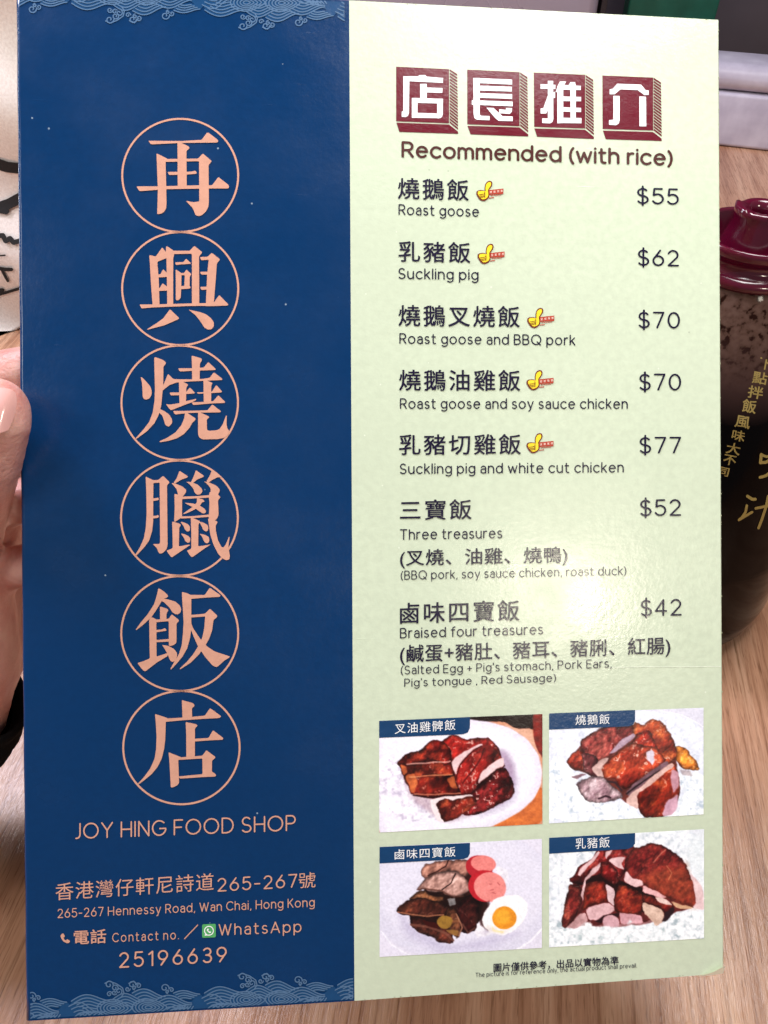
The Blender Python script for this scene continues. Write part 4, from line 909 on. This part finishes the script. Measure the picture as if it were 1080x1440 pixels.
for t, x0, x1, y0, y1 in chars:
    V, Fc = cjk(t, .014)
    u0 = min(a[0] for a in V); u1 = max(a[0] for a in V); w0 = min(a[1] for a in V); w1 = max(a[1] for a in V)
    vs = []
    for a, c_, kk in V:
        u = (a-u0)/(u1-u0); v_ = (c_-w0)/(w1-w0)
        vs.append(on_bottle(x0+u*(x1-x0)+(v_-.5)*3.0, y1-v_*(y1-y0)+(u-.5)*3.5, .0003+kk*8e-6))
    mesh('handwritten_character', vs, Fc, M['goldpen'], bot)
def zb(l): return [(1010+x/5.143, 480+y/5.143) for x, y in l]
for grp in ([([(212,1120),(245,1142),(268,1142)], 4.2), ([(207,1188),(198,1235),(170,1275),(150,1292),(200,1262),(245,1235)], 3.6), ([(272,1208),(330,1196),(430,1178)], 3.8), ([(362,1120),(345,1200),(315,1290),(292,1350)], 3.8)],
            [([(312,818),(305,878),(345,875),(385,850)], 4.2), ([(312,822),(350,835),(400,822),(385,850)], 3.6), ([(302,984),(345,972),(400,930),(430,860)], 4.0), ([(400,900),(470,890)], 3.6)]):
    ps = []
    for l, wd in grp: ps += stroke_polys(zb(l), wd, n=10)
    v, f = union(ps)
    mesh('handwritten_character', [on_bottle(*a) for a in v], f, M['goldpen'], bot)

# ------------------------------------------------------------------ things behind
m, nt, b = nodes('lilac_white_plastic'); b.inputs['Roughness'].default_value = .38
tc = N(nt, 'ShaderNodeTexCoord'); n = N(nt, 'ShaderNodeTexNoise', Scale=40.0, Detail=5.0); nt.links.new(tc.outputs['Object'], n.inputs['Vector'])
r_ = ramp(nt, n.outputs['Fac'], [(.35, (.42,.38,.46)), (.7, (.56,.52,.60))]); nt.links.new(r_.outputs[0], b.inputs['Base Color']); M['lilac'] = m
a0 = G(1013, 206); a1 = G(1080, 213.5); dr = (a1-a0).normalized(); yaw = math.atan2(dr.y, dr.x)
nb = empty('napkin_box', Matrix.Translation((a0.x-.008, a0.y+.002, 0)) @ Matrix.Rotation(yaw, 4, 'Z'), 'pale lilac white plastic napkin box with rounded lid, far right behind the bottle', 'napkin box')
bm_obj('box_body', box_bm(bmesh.new(), -.03, .19, 0, .06, 0.0005, .0545, .004, 3), M['lilac'], nb, True)
bm_obj('box_lid', box_bm(bmesh.new(), -.032, .192, -.002, .062, .0555, .0815, .0125, 5), M['lilac'], nb, True)
m, nt, b = nodes('dark_green_card'); b.inputs['Base Color'].default_value = (.006, .12, .075, 1); b.inputs['Roughness'].default_value = .4
n = N(nt, 'ShaderNodeTexNoise', Scale=30.0, Detail=3.0); tc = N(nt, 'ShaderNodeTexCoord'); nt.links.new(tc.outputs['Object'], n.inputs['Vector'])
r_ = ramp(nt, n.outputs['Fac'], [(.3, (.004,.09,.055)), (.7, (.01,.15,.10))]); nt.links.new(r_.outputs[0], b.inputs['Base Color'])
# green stand behind the card
D0 = 1.02
def Wy(px, py, y):
    a = CM.to_3x3() @ ray(px, py); t = y/a.y; return Vector((a.x*t, y, CAMH+a.z*t))
gl_, gr_ = Wy(882, 20, D0).x, Wy(1008, 20, D0).x
gs = empty('green_table_sign', Matrix.Translation((gl_, D0, 0)), 'dark green table sign with pale panel, behind the top edge of the card', 'sign')
gw = gr_-gl_
bm_obj('sign_board', box_bm(bmesh.new(), 0, gw, 0, .022, .0005, .34, .002), m, gs)
m, nt, b = nodes('pale_label'); b.inputs['Roughness'].default_value = .5
n = N(nt, 'ShaderNodeTexNoise', Scale=90.0, Detail=3.0); tc = N(nt, 'ShaderNodeTexCoord'); nt.links.new(tc.outputs['Object'], n.inputs['Vector'])
r_ = ramp(nt, n.outputs['Fac'], [(.35, (.30,.29,.33)), (.65, (.42,.40,.45))]); nt.links.new(r_.outputs[0], b.inputs['Base Color'])
l0, l1 = Wy(916, 20, D0).x-gl_, Wy(974, 20, D0).x-gl_
bm_obj('label_panel', box_bm(bmesh.new(), l0, l1, -.0012, -.0002, .17, .335), m, gs)
# steel holder
m, nt, b = nodes('brushed_steel'); b.inputs['Metallic'].default_value = .35; b.inputs['Base Color'].default_value = (.40, .36, .45, 1)
tc = N(nt, 'ShaderNodeTexCoord'); n = N(nt, 'ShaderNodeTexNoise', Scale=12.0, Detail=4.0); nt.links.new(tc.outputs['Object'], n.inputs['Vector'])
r_ = ramp(nt, n.outputs['Fac'], [(.35, (.25,.25,.25)), (.65, (.55,.55,.55))]); nt.links.new(r_.outputs[0], b.inputs['Roughness'])
s0, s1 = Wy(430, 20, .93).x, Wy(842, 20, .93).x
st = empty('steel_cutlery_tray', Matrix.Translation((s0, .93, 0)), 'grey brushed steel container showing as a strip above the top edge of the card', 'container')
bm_obj('tray_body', box_bm(bmesh.new(), 0, s1-s0, 0, .10, .0005, .28, .012, 4), m, st, True)
bm_obj('tray_rim', box_bm(bmesh.new(), -.003, s1-s0+.003, -.003, .103, .2805, .29, .003, 2), m, st, True)
m2, nt, b = nodes('dark_rubber'); b.inputs['Base Color'].default_value = (.02, .015, .02, 1)
bm_obj('corner_strip', box_bm(bmesh.new(), s1-s0+.0035, s1-s0+.010, .01, .09, .0005, .27, .001, 2), m2, st)

# cream cloth bag with brush marks, standing on the table behind the left edge
m, nt, b = nodes('cream_cotton'); b.inputs['Roughness'].default_value = .9; b.inputs['Base Color'].default_value = (.74, .66, .60, 1)
tc = N(nt, 'ShaderNodeTexCoord'); n = N(nt, 'ShaderNodeTexNoise', Scale=700.0, Detail=2.0); nt.links.new(tc.outputs['Object'], n.inputs['Vector'])
r_ = ramp(nt, n.outputs['Fac'], [(.3, (.76,.68,.63)), (.7, (.88,.81,.76))]); nt.links.new(r_.outputs[0], b.inputs['Base Color'])
bp = N(nt, 'ShaderNodeBump', Strength=.3, Distance=.0005); nt.links.new(n.outputs['Fac'], bp.inputs['Height']); nt.links.new(bp.outputs[0], b.inputs['Normal'])
bag = empty('cotton_bag', Matrix.Translation(G(-60, 470)), 'cream cotton bag with black brush marks, standing behind the left edge of the card', 'bag')
bo = bag.matrix_world.translation
def bag_pt(px, py, lift=0):
    y = bo.y; q = Wy(px, py, y)
    y2 = y + .012*math.sin(q.x*38+1.0)*min(1, q.z/.05) + .006*math.sin(q.z*60+q.x*20) + q.z*.10 - lift
    q = Wy(px, py, y2); return q-bo
V, Fc = [], []; nx_, ny_ = 40, 60
for lay, off in ((0, 0), (1, .03)):
    for j in range(ny_+1):
        for i in range(nx_+1):
            px = -330+i/nx_*(470); py = -60+j/ny_*(545-0.0)-(i/nx_*470-330)*.9*(j/ny_)**6*.9
            q = bag_pt(px, py); q.y += off*(1 if 0 < j and 0 < i < nx_ else .3); q.z = max(q.z, .0005); V.append(tuple(q))
nl = (nx_+1)*(ny_+1)
for j in range(ny_):
    for i in range(nx_):
        a = j*(nx_+1)+i; Fc.append((a, a+nx_+1, a+nx_+2, a+1)); a += nl; Fc.append((a, a+1, a+nx_+2, a+nx_+1))
for i in range(nx_):
    Fc.append((i, i+1, nl+i+1, nl+i)); a = ny_*(nx_+1)+i; Fc.append((a+1, a, nl+a, nl+a+1))
for j in range(ny_):
    a = j*(nx_+1); Fc.append((a+nx_+1, a, nl+a, nl+a+nx_+1)); a += nx_; Fc.append((a, a+nx_+1, nl+a+nx_+1, nl+a))
mesh('bag_cloth', V, Fc, m, bag, True)
m, nt, b = nodes('black_textile_print'); b.inputs['Base Color'].default_value = (.006, .005, .006, 1); b.inputs['Roughness'].default_value = .8
for l, wd in (([(-40,222),(-10,228),(10,235),(40,238)], 15), ([(-30,287),(0,291),(12,287),(40,272)], 15), ([(-6,294),(9,297)], 9), ([(-10,332),(4,331),(8,339),(14,335),(19,341),(30,338)], 7), ([(-5,360),(7,359)], 2.2),
              ([(-5,377),(8,379),(16,379)], 5), ([(3,380),(7,388),(11,395)], 4), ([(-10,412),(3,408)], 6), ([(-4,415),(10,411),(30,405)], 4)):
    v, f = union(stroke_polys(l, wd, n=8))
    # subdivide long pieces is not needed: strokes are short
    mesh('brush_mark', [tuple(bag_pt(a, c_, .0015)) for a, c_ in v], f, m, bag)

# ------------------------------------------------------------------ the hand that holds the card
m, nt, b = nodes('skin'); tc = N(nt, 'ShaderNodeTexCoord')
n = N(nt, 'ShaderNodeTexNoise', Scale=70.0, Detail=4.0); nt.links.new(tc.outputs['Object'], n.inputs['Vector'])
r_ = ramp(nt, n.outputs['Fac'], [(.3, (.58,.24,.20)), (.52, (.68,.36,.30)), (.75, (.80,.54,.45))]); nt.links.new(r_.outputs[0], b.inputs['Base Color'])
n2 = N(nt, 'ShaderNodeTexNoise', Scale=900.0, Detail=3.0); nt.links.new(tc.outputs['Object'], n2.inputs['Vector'])
mp2 = N(nt, 'ShaderNodeMapping'); mp2.inputs['Scale'].default_value = (60, 300, 300); nt.links.new(tc.outputs['Object'], mp2.inputs['Vector'])
n3 = N(nt, 'ShaderNodeTexNoise', Scale=1.0, Detail=3.0); nt.links.new(mp2.outputs[0], n3.inputs['Vector'])
bp = N(nt, 'ShaderNodeBump', Strength=.35, Distance=.0006); nt.links.new(n2.outputs['Fac'], bp.inputs['Height'])
bp2 = N(nt, 'ShaderNodeBump', Strength=.4, Distance=.0012); nt.links.new(n3.outputs['Fac'], bp2.inputs['Height']); nt.links.new(bp.outputs[0], bp2.inputs['Normal']); nt.links.new(bp2.outputs[0], b.inputs['Normal'])
b.inputs['Roughness'].default_value = .42; b.inputs['Subsurface Weight'].default_value = .25; b.inputs['Subsurface Radius'].default_value = (.01, .004, .002); b.inputs['Subsurface Scale'].default_value = .5
M['skin'] = m
person = empty('person', Matrix.Translation(W(-120, 1250, .28)), 'left hand in black sleeve gripping the card, thumb in front', 'person')
po = person.matrix_world.translation
chains = [
 [(-340,1360,.30,.030),(-170,1100,.278,.027),(-85,980,.268,.0225),(-62,900,.266,.0245),(-66,800,.266,.024),(-90,700,.266,.020)],          # forearm, wrist, palm
 [(-75,1000,.264,.020),(-55,930,.258,.0190),(-58,850,.252,.0175),(-72,780,.243,.0152),(-50,705,.226,.0128),(-26,640,.2135,.0112),(-8,590,.2085,.0098),(-5,576,.2084,.0090)],  # thumb
 [(-60,800,.264,.020),(-22,715,.264,.015),(2,665,.262,.012)],
 [(-100,720,.262,.016),(-120,640,.262,.0115),(-70,560,.252,.0100),(10,530,.2375,.0088),(95,512,.2335,.0080),(150,506,.2330,.0068)],       # index
 [(-100,780,.266,.016),(-110,715,.270,.0115),(-50,640,.262,.0098),(30,612,.240,.0088),(120,600,.2340,.0078),(185,596,.2334,.0066)],
 [(-95,840,.268,.016),(-95,790,.274,.0110),(-40,725,.268,.0094),(30,702,.244,.0082),(110,695,.2345,.0074),(165,694,.2340,.0063)],
 [(-85,900,.268,.015),(-80,860,.276,.0100),(-30,815,.270,.0082),(30,795,.248,.0072),(90,790,.2350,.0064),(130,790,.2345,.0056)]]
bm = bmesh.new()
def capsule(bm, a, b_, r0, r1, n=14):
    L = (b_-a).length; steps = max(2, int(L/.0035))
    for k in range(steps+1):
        t = k/steps; c = a.lerp(b_, t); r = r0+(r1-r0)*t
        bmesh.ops.create_icosphere(bm, subdivisions=2, radius=r, matrix=Matrix.Translation(c))
for ch in chains:
    pts = [(W(x, y, d)-po, r) for x, y, d, r in ch]
    for (a, r0), (b_, r1) in zip(pts, pts[1:]): capsule(bm, a, b_, r0, r1)
o = bm_obj('hand', bm, M['skin'], None, True)
rm = o.modifiers.new('r', 'REMESH'); rm.mode = 'VOXEL'; rm.voxel_size = .0009; rm.use_smooth_shade = True
s_m = o.modifiers.new('s', 'SMOOTH'); s_m.factor = .6; s_m.iterations = 14
dg = bpy.context.evaluated_depsgraph_get(); dg.update(); me = bpy.data.meshes.new_from_object(o.evaluated_get(dg))
o.modifiers.clear(); o.data = me
if not me.materials: me.materials.append(M['skin'])
me.polygons.foreach_set('use_smooth', [True]*len(me.polygons)); o.parent = person
# keep skin out of the card: push vertices that fall inside the slab to its nearer face
CW = CARD.inverted(); CI = CARD
for v in me.vertices:
    q = CW @ (v.co+po)
    if q.x > -.0006 and -TH-.0001 < q.z < .0002:
        if q.z > -TH/2: q.z = .0002
        else: q.z = -TH-.0002
        v.co = CI @ q - po
# thumb nail
m, nt, b = nodes('finger_nail'); b.inputs['Base Color'].default_value = (.78, .42, .38, 1); b.inputs['Roughness'].default_value = .22; b.inputs['Coat Weight'].default_value = .5
nc = Vector((-7, 578)); V, Fc = [], []; na, nb_ = 14, 14
for j in range(nb_+1):
    for i in range(na+1):
        u = i/na*2-1; v_ = j/nb_*2-1
        uu = u*math.sqrt(1-.42*v_*v_) if v_ < 0 else u*math.sqrt(1-.25*v_*v_)
        vv = v_*math.sqrt(1-.35*u*u)
        px = nc.x+uu*29+(vv*-8); py = nc.y+vv*33
        d = .2084-.0090+.0028*uu*uu+.0011*vv*vv*(1 if vv < 0 else .2)-.00055
        V.append(tuple(W(px, py, d)-po))
for j in range(nb_):
    for i in range(na): a = j*(na+1)+i; Fc.append((a, a+na+1, a+na+2, a+1))
mesh('thumb_nail', V, Fc, m, person, True)
# sleeve
m, nt, b = nodes('black_knit'); b.inputs['Base Color'].default_value = (.006, .006, .007, 1); b.inputs['Roughness'].default_value = .95; b.inputs['Specular IOR Level'].default_value = .1
sp_ = [(W(-70,947,.266)-po, .034), (W(-98,990,.268)-po, .0355), (W(-170,1100,.275)-po, .037), (W(-340,1360,.30)-po, .042)]
V, Fc = [], []; n = 48
dirs = [(sp_[min(i+1, 3)][0]-sp_[max(i-1, 0)][0]).normalized() for i in range(4)]
rings_ = []
for i in range(25):
    t = i/24*3; k = min(2, int(t)); f = t-k
    c_ = sp_[k][0].lerp(sp_[k+1][0], f); r = sp_[k][1]+(sp_[k+1][1]-sp_[k][1])*f; rings_.append((c_, r+.0012*math.sin(i*1.9)*(i > 1), dirs[k].lerp(dirs[k+1], f)))
rings_ = [(rings_[0][0]+rings_[0][2]*.006, rings_[0][1]-.004, rings_[0][2]), (rings_[0][0]-rings_[0][2]*.0005, rings_[0][1]-.002, rings_[0][2])]+rings_
for c_, r, d in rings_:
    e1 = d.cross(Vector((0, 0, 1))).normalized(); e2 = d.cross(e1)
    for k in range(n): a = 2*math.pi*k/n; V.append(tuple(c_+e1*math.cos(a)*r+e2*math.sin(a)*r*.8))
for j in range(len(rings_)-1):
    for k in range(n): Fc.append((j*n+k, j*n+(k+1) % n, (j+1)*n+(k+1) % n, (j+1)*n+k))
mesh('sleeve', V, Fc, m, person, True)

# ------------------------------------------------------------------ ceiling lamps behind the glare, and added lights
nW = (CARD.to_3x3() @ Vector((0, 0, 1))).normalized()
def card_world(px, py): q = P(px, py); return CARD @ Vector((q[0], q[1], 0))
g_ = card_world(790, 832); la = g_+reflect_dir(790, 832, nW)*1.3
area('ceiling_spot', la, g_, .15, 4.2, (1, .90, .74))
tp = G(12, 1160); lb = tp+reflect_dir(12, 1160, Vector((0, 0, 1)))*1.5
area('ceiling_panel', lb, tp, .42, 26, (.86, .85, 1))
kt = card_world(900, -100); area('added_near_light', kt+Vector((.10, .0, .42)), card_world(600, 300), .25, 3.7, (1, .98, .97))  # added light close above the card, overexposes its upper right
tilt = (CARD.to_3x3() @ Vector((-math.sin(R(38)), 0, math.cos(R(38))))).normalized()
ge = card_world(26, 200); lc = ge+reflect_dir(26, 200, tilt)*.9
tube = area('ceiling_tube', lc, ge, .03, 2.5, (.93, .95, 1), .5)
area('added_side_fill', Vector((-1.0, -.45, 1.35)), (0, .1, 0), .5, 8.5, (1, .97, .93))  # added fill off to the left, brightens the table below the card
print('spots', la, lb, lc)
